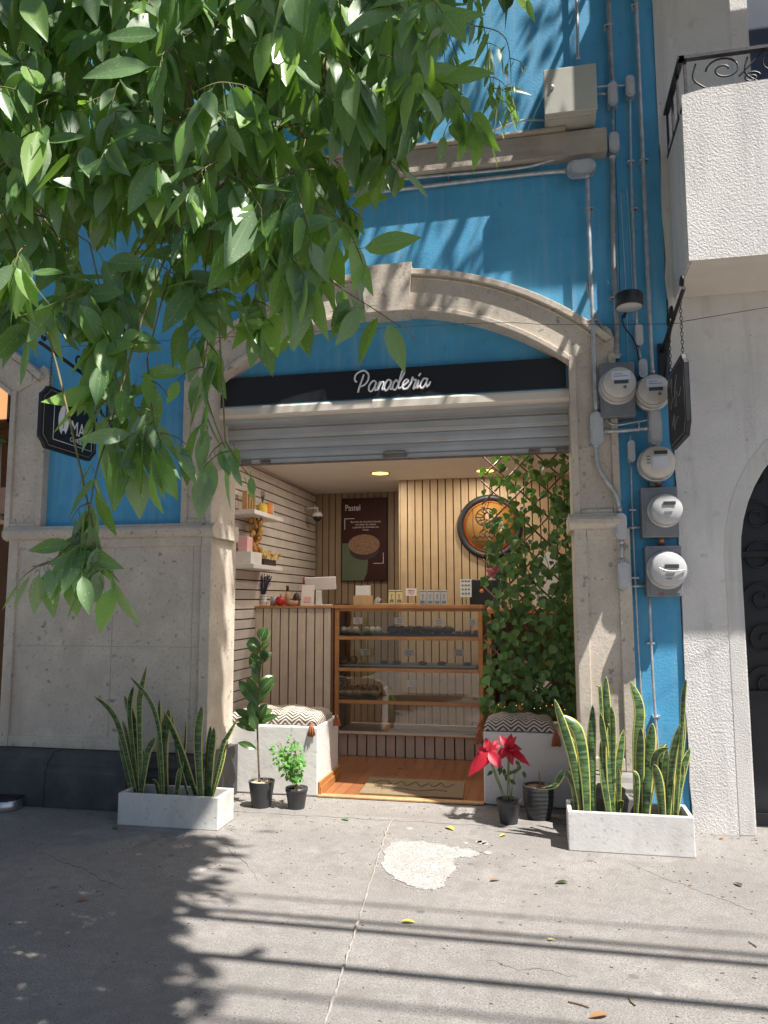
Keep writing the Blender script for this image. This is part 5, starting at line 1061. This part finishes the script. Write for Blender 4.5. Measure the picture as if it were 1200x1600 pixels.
tag(MB().box(-2.88, -2.78, 6.98, 7.12, Z2+.122, Z2+.27).build('photo_block', M['pink'], loc=(-2.8, 7.05, Z2+.12), bevel=.004), 'small pink and cream block standing on the white carton', 'ornament')
b = MB()
for k in range(60): p = V(-2.80+rnd.uniform(-.05, .05), 7.27+rnd.uniform(-.06, .06), Z2+rnd.uniform(.05, .48)); b.blob(p, rnd.uniform(.012, .03), .02, rnd.uniform(.02, .05), 7, 5, .2)
tag(b.build('dried_arrangement', mat('amber dried flowers', (.48, .26, .08), .8, var=.5, vs=30), loc=(-2.8, 7.27, Z2)), 'tall amber dried arrangement on the lower shelf', 'ornament')
b = MB(); b.box(-2.9, -2.72, 7.30, 7.66, Z2+.001, Z2+.07)
tag(b.build('dark_basket', M['cakedk'], loc=(-2.8, 7.48, Z2), bevel=.01), 'long dark basket on the lower shelf', 'basket')
b = MB()
for k in range(40): b.leaf((-2.72+rnd.uniform(-.1, .03), 7.28+rnd.random()*.4, Z2+.12), (rnd.uniform(-.1, .6), rnd.uniform(-.4, .4), rnd.uniform(-1, .3)), (1, -.4, .3), .07, .035, .4, .2, 4)
tag(b.build('straw_garland', mat('straw', (.60, .42, .17), .8, var=.3, vs=30), loc=(-2.75, 7.48, Z2+.1)), 'straw coloured garland draped over the dark basket', 'garland')

# neighbouring shop bits at the left edge
p = W(2, 630, 6.9); t = thing('lamp_box', (p.x, 6.9, p.z), 'glowing square cream lamp inside the neighbouring shop', 'lamp')
a = W(-60, 605, 6.9); c = W(12, 655, 6.9); MB().box(a.x, c.x, 6.9, 7.2, c.z, a.z).build('lamp_shade', emis('warm lamp shade', (1, .50, .22), .42), t); MB().box(c.x+.002, c.x+.03, 6.88, 7.2, c.z-.03, a.z+.03).box(a.x, c.x+.03, 6.88, 7.2, c.z-.03, c.z-.003).build('lamp_frame', M['wooddk'], t)
t = thing('indoor_plant', W(6, 700, 6.6), 'dim potted plant under the glowing lamp box in the neighbouring shop', 'plant'); b = MB()
for k in range(14): b.leaf(W(2, 690, 6.6)+V(rnd.uniform(-.1, .05), rnd.uniform(-.1, .1), 0), (rnd.uniform(-1, 1), rnd.uniform(-1, 1), rnd.uniform(-.1, 1)), (0, -1, .4), .11, .05, .7, .2, 5)
b.build('foliage', M['ivy'], t); q = W(4, 715, 6.6); MB().lathe([(.05, 0), (.06, .12), (.05, .12), (.001, .1)], (q.x, 6.6, 2.362), n=16).tube([V(q.x, 6.6, 2.45), W(2, 692, 6.6)], .006, 5).build('pot_and_stem', M['meterc'], t)
p = W(4, 782, 6.5); tag(MB().prism([(p.x-.07, p.z-.12), (p.x+.06, p.z-.12), (p.x+.07, p.z+.05), (p.x+.03, p.z+.12), (p.x-.04, p.z+.12)], 6.5, 6.53).build('clay_plaque', mat('terracotta plaque', (.42, .24, .17), .8), loc=(p.x, 6.5, p.z), bevel=.01), 'reddish clay plaque below the shelf in the neighbouring shop', 'plaque')

# ------------------------------------------------------------------ fallen leaves
for px, py, L_, m, lb in ((183, 1297, .10, 'fallg', 'pale green fallen leaf in front of the left planter'), (119, 1408, .07, 'fall', 'orange brown fallen leaf alone on the shaded pavement'), (545, 1283, .08, 'fallg', 'green fallen leaf near the threshold, left of the joint'), (697, 1293, .10, 'fally', 'dry tan leaf on the pavement in front of the doorway'), (627, 1442, .075, 'fally', 'small yellow leaf near the pavement joint'), (765, 1378, .07, 'fall', 'curled brown leaf right of the spilt paint'), (888, 1380, .085, 'falld', 'dark green leaf in front of the right planter'), (1160, 1387, .07, 'falld', 'dark dry leaf near the white building'), (1083, 1384, .03, 'fall', 'tiny brown leaf fragment in front of the white wall'), (950, 1588, .085, 'fall', 'pinkish dry leaf at the bottom edge'), (855, 1470, .04, 'fally', 'faint yellow leaf scrap on the sunny pavement'), (790, 1305, .07, 'fally', 'pale yellow leaf beside the shadow of the right planter'), (1130, 1310, .05, 'fall', 'small brown leaf at the foot of the white wall')):
    g_ = G(px, py); b = MB(); a = rnd.uniform(0, 6.28); b.leaf(g_+V(0, 0, .008), (math.cos(a), math.sin(a)*.8, .12), (0, 0, 1), L_, L_*.42, .5, .25, 5)
    tag(b.build('fallen_leaf', M[m], loc=(g_.x, g_.y, 0)), lb, 'leaf', 'fallen leaves on the pavement')
for pts, lb in (([(888, 1567), (905, 1571), (920, 1576)], 'thin dark twig on the pavement near the bottom edge'), ([(983, 1560), (986, 1567), (993, 1573)], 'short bent twig right of the longer one'), ([(1170, 1473), (1178, 1478), (1182, 1481)], 'small twig at the right edge of the pavement')):
    tag(MB().tube(crom([G(x, y)+V(0, 0, .005) for x, y in pts]), .003, 5).build('twig', M['stem'], loc=tuple(G(*pts[0]))), lb, 'twig')

# ------------------------------------------------------------------ overhead cables (their shadows cross the pavement)
for i, (gy, r, t_) in enumerate(((3.87, .022, 6.6), (3.77, .026, 5.2), (3.39, .028, 5.0), (4.08, .010, 7.5), (3.13, .016, 8.0), (2.90, .020, 7.6))):
    y = gy-SB*t_
    C = [V(x, y+.001*x*(1 if i % 2 else -1), t_+.0008*x*x) for x in range(-24, 25, 3)]
    tag(MB().tube(C, r, 8).build('overhead_cable', M['cable'], loc=(0, y, t_)), ('thin', 'medium', 'thick', 'slender', 'slack', 'heavy')[i]+' black overhead cable strung along the street above the pavement', 'cable', 'overhead cables')

# ------------------------------------------------------------------ street tree
tree = thing('street_tree', (-3.6, 1.2, 0), 'broad leaved street tree whose drooping branches hang across the upper left', 'tree')
br = MB(); lf = MB(); NODES = []
def branch(pts, r0, r1):
    C = crom(pts, 6); n = len(C); br.tube(C, [r0+(r1-r0)*i/(n-1) for i in range(n)], 8); NODES.extend(C); return C
MB().tube(crom([V(-3.6, 1.2, 0), V(-3.55, 1.22, 1.6), V(-3.65, 1.3, 3.2), V(-3.4, 1.4, 5.0)]), [.17-.003*k for k in range(19)], 14).build('trunk', M['bark'], tree)
T0 = V(-3.4, 1.4, 5.0)
branch([T0, V(-2.6, 2.0, 5.6), V(-1.6, 2.8, 6.3), V(-.8, 3.6, 6.8), V(.1, 4.2, 7.2)], .10, .03)
branch([T0, V(-2.6, 1.9, 5.0), V(-1.9, 2.3, 4.6), V(-1.3, 2.6, 4.35), V(-.8, 2.9, 4.2)], .08, .012)
branch([V(-1.9, 2.3, 4.6), V(-1.4, 2.2, 4.0), V(-1.15, 2.2, 3.4), V(-1.05, 2.2, 3.0)], .03, .010)
branch([V(-1.3, 2.6, 4.35), V(-.9, 2.5, 3.9), V(-.7, 2.4, 3.5), V(-.55, 2.35, 3.15)], .025, .008)
branch([T0, V(-3.2, 2.6, 6.2), V(-3.0, 3.6, 7.2), V(-2.2, 4.4, 8.2)], .10, .03)
branch([T0, V(-3.8, 2.2, 6.3), V(-4.2, 3.2, 7.6), V(-4.0, 4.0, 8.4)], .09, .03)
branch([T0, V(-2.8, 1.2, 6.3), V(-1.8, 1.2, 7.2), V(-.8, 1.6, 7.8)], .09, .03)
branch([V(-2.6, 1.9, 5.0), V(-2.2, 1.9, 4.0), V(-1.9, 2.0, 3.3), V(-1.75, 2.1, 2.9)], .03, .01)
def pix(p):
    d = Vector(p)-V(0, 0, CH); z = d.dot(fw); return (600+FPX*d.dot(rt)/z, 800-FPX*d.dot(up)/z) if z > .05 else (-999, -999)
def hangleaf(p, size, small=False):
    qx_, qy_ = pix(p)
    if 20 < qx_ < 96 and 555 < qy_ < 700: return
    if 540 < qx_ < 690 and qy_ > 497: return
    yaw = rnd.uniform(-1.3, 1.3); out = V(math.sin(yaw), -math.cos(yaw), 0)
    d = V(rnd.uniform(-.6, .6), rnd.uniform(-.5, .3), -1)+(V(rnd.choice((-1, 1))*1.0, -.2, .8) if rnd.random() < .11 else V(0, 0, 0))
    L_ = size*rnd.uniform(.65, 1.25); lf.leaf(p, d, out+V(0, 0, .25), L_, L_*rnd.uniform(.33, .45)*(.6 if small else 1), rnd.uniform(-.35, .45), rnd.uniform(.05, .4), 7, 'ovate', petiole=rnd.uniform(.012, .03), twist=rnd.uniform(-.4, .4))
def sprig(a, d, L_, n, size, small=False):
    pts = [a]; d = Vector(d).normalized()
    for k in range(5): d = (d+V(rnd.uniform(-.15, .15), rnd.uniform(-.15, .15), -.22)).normalized(); pts.append(pts[-1]+d*L_/5)
    C = crom(pts, 3); br.tube(C, [.0026-.0001*i for i in range(len(C))], 4)
    for k in range(n):
        t = (k+.6)/n*.98; i = t*(len(C)-1); p = C[int(i)].lerp(C[min(int(i)+1, len(C)-1)], i-int(i)); hangleaf(p, size, small)
    return C
def attach(p):
    q = min(NODES, key=lambda n: (n-p).length); m_ = q.lerp(p, .55)+V(0, 0, .10*(q-p).length); br.tube(crom([q, m_, p], 5), [.0042-.0002*i for i in range(11)], 5)
def inpoly(x, y, P):
    c = False; j = len(P)-1
    for i in range(len(P)):
        if (P[i][1] > y) != (P[j][1] > y) and x < (P[j][0]-P[i][0])*(y-P[i][1])/(P[j][1]-P[i][1])+P[i][0]: c = not c
        j = i
    return c
MASS = [(-120, -160), (620, -160), (650, 20), (600, 100), (590, 160), (510, 200), (500, 330), (450, 400), (330, 370), (290, 320), (200, 330), (120, 290), (60, 300), (50, 400), (-120, 420)]
holes = [(150, 145, 38), (345, 170, 42), (125, 400, 30), (520, 225, 25), (395, 430, 20)]
n = 0
while n < 520:
    x, y = rnd.uniform(-120, 650), rnd.uniform(-160, 420)
    if not inpoly(x, y, MASS) or any((x-a)**2+((y+55)-b_)**2 < r*r for a, b_, r in holes): continue
    dpt = rnd.uniform(1.9, 3.3) if rnd.random() < .75 else rnd.uniform(2.6, 3.6)
    p = W(x, y, dpt); attach(p) if rnd.random() < .25 else None
    sprig(p, (rnd.uniform(-1, 1), rnd.uniform(-1, .5), rnd.uniform(-.5, .3)), rnd.uniform(.16, .30), rnd.randint(7, 10), .17); n += 1
for k in range(90):                                  # unseen sprigs added just above the frame for their shade
    p = V(rnd.uniform(-2.6, .1), rnd.uniform(1.2, 2.9), rnd.uniform(4.3, 5.9))
    if p.z > CH+p.y*1.02: sprig(p, (rnd.uniform(-1, 1), rnd.uniform(-1, .5), rnd.uniform(-.5, .3)), .28, 8, .17)
# explicit drooping strands: sight line points with their own depths
def strand(pts, y0, y1, size, every=.05, small=False, side=.06, r=.0028):
    m = len(pts); P_ = [W(x, y, y0+(y1-y0)*i/(m-1)) for i, (x, y) in enumerate(pts)]; C = crom(P_, 8)
    br.tube(C, [max(.0018, r*(1-.6*i/len(C))) for i in range(len(C))], 5); attach(C[0]); acc = 0
    for i in range(1, len(C)):
        acc += (C[i]-C[i-1]).length
        while acc > every:
            acc -= every; hangleaf(C[i]+V(rnd.uniform(-.5, .5)*side, rnd.uniform(-.5, .5)*side, 0), size, small)
            if rnd.random() < .22: sprig(C[i], (rnd.choice((-1, 1)), rnd.uniform(-.5, .5), rnd.uniform(-.4, .3)), .10, 3, size*.95, small)
    return C
strand([(400, 300), (470, 380), (520, 440), (580, 480), (628, 512)], 2.5, 2.3, 0.149, 0.033)
strand([(380, 330), (430, 400), (455, 460), (470, 500)], 2.4, 2.3, 0.161, 0.026)
strand([(540, 30), (600, 75), (660, 110), (700, 140), (745, 205)], 2.5, 2.2, 0.138, 0.028)
strand([(520, 60), (570, 110), (620, 150), (655, 175)], 2.5, 2.3, 0.149, 0.025)
strand([(480, 100), (530, 150), (580, 200), (600, 250)], 2.5, 2.3, 0.155, 0.033)
strand([(450, 190), (500, 240), (530, 300), (535, 350)], 2.5, 2.4, 0.155, 0.029)
strand([(330, 360), (318, 450), (325, 520), (318, 590), (332, 650), (352, 700)], 2.2, 2.1, 0.144, 0.034)
strand([(352, 690), (372, 722), (392, 745)], 2.1, 2.08, 0.069, 0.029)
strand([(140, 380), (160, 470), (168, 540), (185, 600), (225, 660), (238, 715)], 2.1, 2.0, 0.161, 0.030)
strand([(185, 440), (180, 520), (172, 600), (170, 660), (180, 700)], 2.15, 2.0, 0.161, 0.033)
strand([(230, 560), (235, 620), (245, 690)], 2.1, 2.05, 0.149, 0.037)
strand([(165, 690), (150, 740), (140, 800), (135, 850)], 2.0, 1.9, 0.144, 0.033)
strand([(140, 800), (110, 850), (75, 880), (50, 885)], 1.95, 1.9, 0.115, 0.025)
strand([(145, 820), (150, 860), (130, 895)], 1.95, 1.9, 0.144, 0.029)
strand([(-40, 380), (10, 430), (25, 490), (40, 530)], 2.4, 2.2, 0.161, 0.037)
strand([(240, 380), (180, 440), (130, 455), (110, 470)], 2.2, 2.0, 0.161, 0.025)
strand([(-60, 300), (-20, 400), (0, 470)], 2.5, 2.3, 0.172, 0.025)
strand([(60, 330), (90, 370), (120, 420), (165, 455)], 2.3, 2.1, 0.161, 0.033)
strand([(420, 400), (400, 450), (395, 500)], 2.3, 2.2, 0.161, 0.033)
strand([(260, 360), (250, 410), (300, 440), (350, 450)], 2.2, 2.1, 0.161, 0.026)
strand([(640, -60), (680, 0), (700, 50), (715, 90)], 3.2, 3.1, 0.127, 0.041, True)
strand([(720, -60), (745, 10), (760, 60), (765, 120), (780, 160)], 3.3, 3.1, 0.127, 0.049, True)
strand([(660, -60), (670, 10), (690, 60), (700, 140)], 3.1, 3.0, 0.138, 0.041, True)
strand([(700, -80), (740, -30), (800, -25), (825, -5)], 3.1, 2.9, 0.127, 0.041, True)
strand([(740, 40), (790, 60), (800, 150), (806, 170)], 3.2, 3.0, 0.057, 0.074, True)
br.build('branches', M['twig'], tree); lf.build('foliage', M['leaf'], tree)
# unseen crown added above the frame, its leaves set sunward to shade pavement and wall
uc = MB()
def shade(p, t, n, spread, L_=.30):
    c = Vector(p)+V(SA, -SB, 1)*t
    for k in range(n):
        q = c+V(rnd.gauss(0, spread), rnd.gauss(0, spread), rnd.gauss(0, spread)); uc.leaf(q, (rnd.uniform(-.6, .6), rnd.uniform(-.6, .6), -1), (rnd.uniform(-1, 1), rnd.uniform(-1, 1), .8), L_*rnd.uniform(.7, 1.2), L_*.48, .3, .2, 3, 'ovate', cols=1)
for k in range(1):
    pass
from mathutils.bvhtree import BVHTree
bvh = BVHTree.FromPolygons([Vector(v) for v in lf.v], lf.f); cl = 0
for k in range(9000):                                 # shade leaves added only where the low branches let sun through
    y = rnd.uniform(2.4, 4.3); xe = -2.62+(5.2-y)*.50+rnd.uniform(-.14, 0); x = rnd.uniform(-.80*y-.3, xe); o_ = V(x, y, 0)
    if bvh.ray_cast(o_, sunv)[0] is not None: continue
    t_ = rnd.uniform(5.2, 6.6); shade(o_, t_, 1, .015, .22); cl += 1
for k in range(480):                                  # over the pavement, left of a slanting edge
    y = rnd.uniform(4.15, 5.7); xe = -2.62+(5.2-y)*.50+rnd.uniform(-.16, 0); x = xe-rnd.random()**1.3*2.6
    shade((x, y, 0), rnd.uniform(6.3, 8.2), 9, .12)
for k in range(900):                                  # over the left pier and panel
    z = rnd.uniform(0, 5.2); x = rnd.uniform(-5.2, -2.62+max(0, z-2.6)*.42)
    shade((x, 5.7, z), rnd.uniform(5.4, 7.5), 9, .12)
for x, y in ((-2.2, 4.6), (-2.0, 4.4), (-2.35, 4.8), (-2.1, 4.2), (-1.9, 4.0), (-2.2, 4.9), (-1.75, 3.6), (-1.6, 3.3), (-1.5, 3.1), (-1.3, 2.8), (-2.3, 5.1)): shade((x, y, 0), rnd.uniform(6, 7.5), 7, .13)
for k in range(75): shade((rnd.uniform(-1.7, -.2), 5.7, rnd.uniform(3.6, 4.75)), rnd.uniform(3.6, 5.2), 2, .05, .15)  # unseen leaves set sunward of the blue wall to streak it with shade
for k in range(40): shade((rnd.uniform(-1.2, .3), 5.7, rnd.uniform(5.3, 6.6)), rnd.uniform(2.6, 4.2), 2, .08, .16)
uc.build('shade_crown', M['leafhi'], tree)
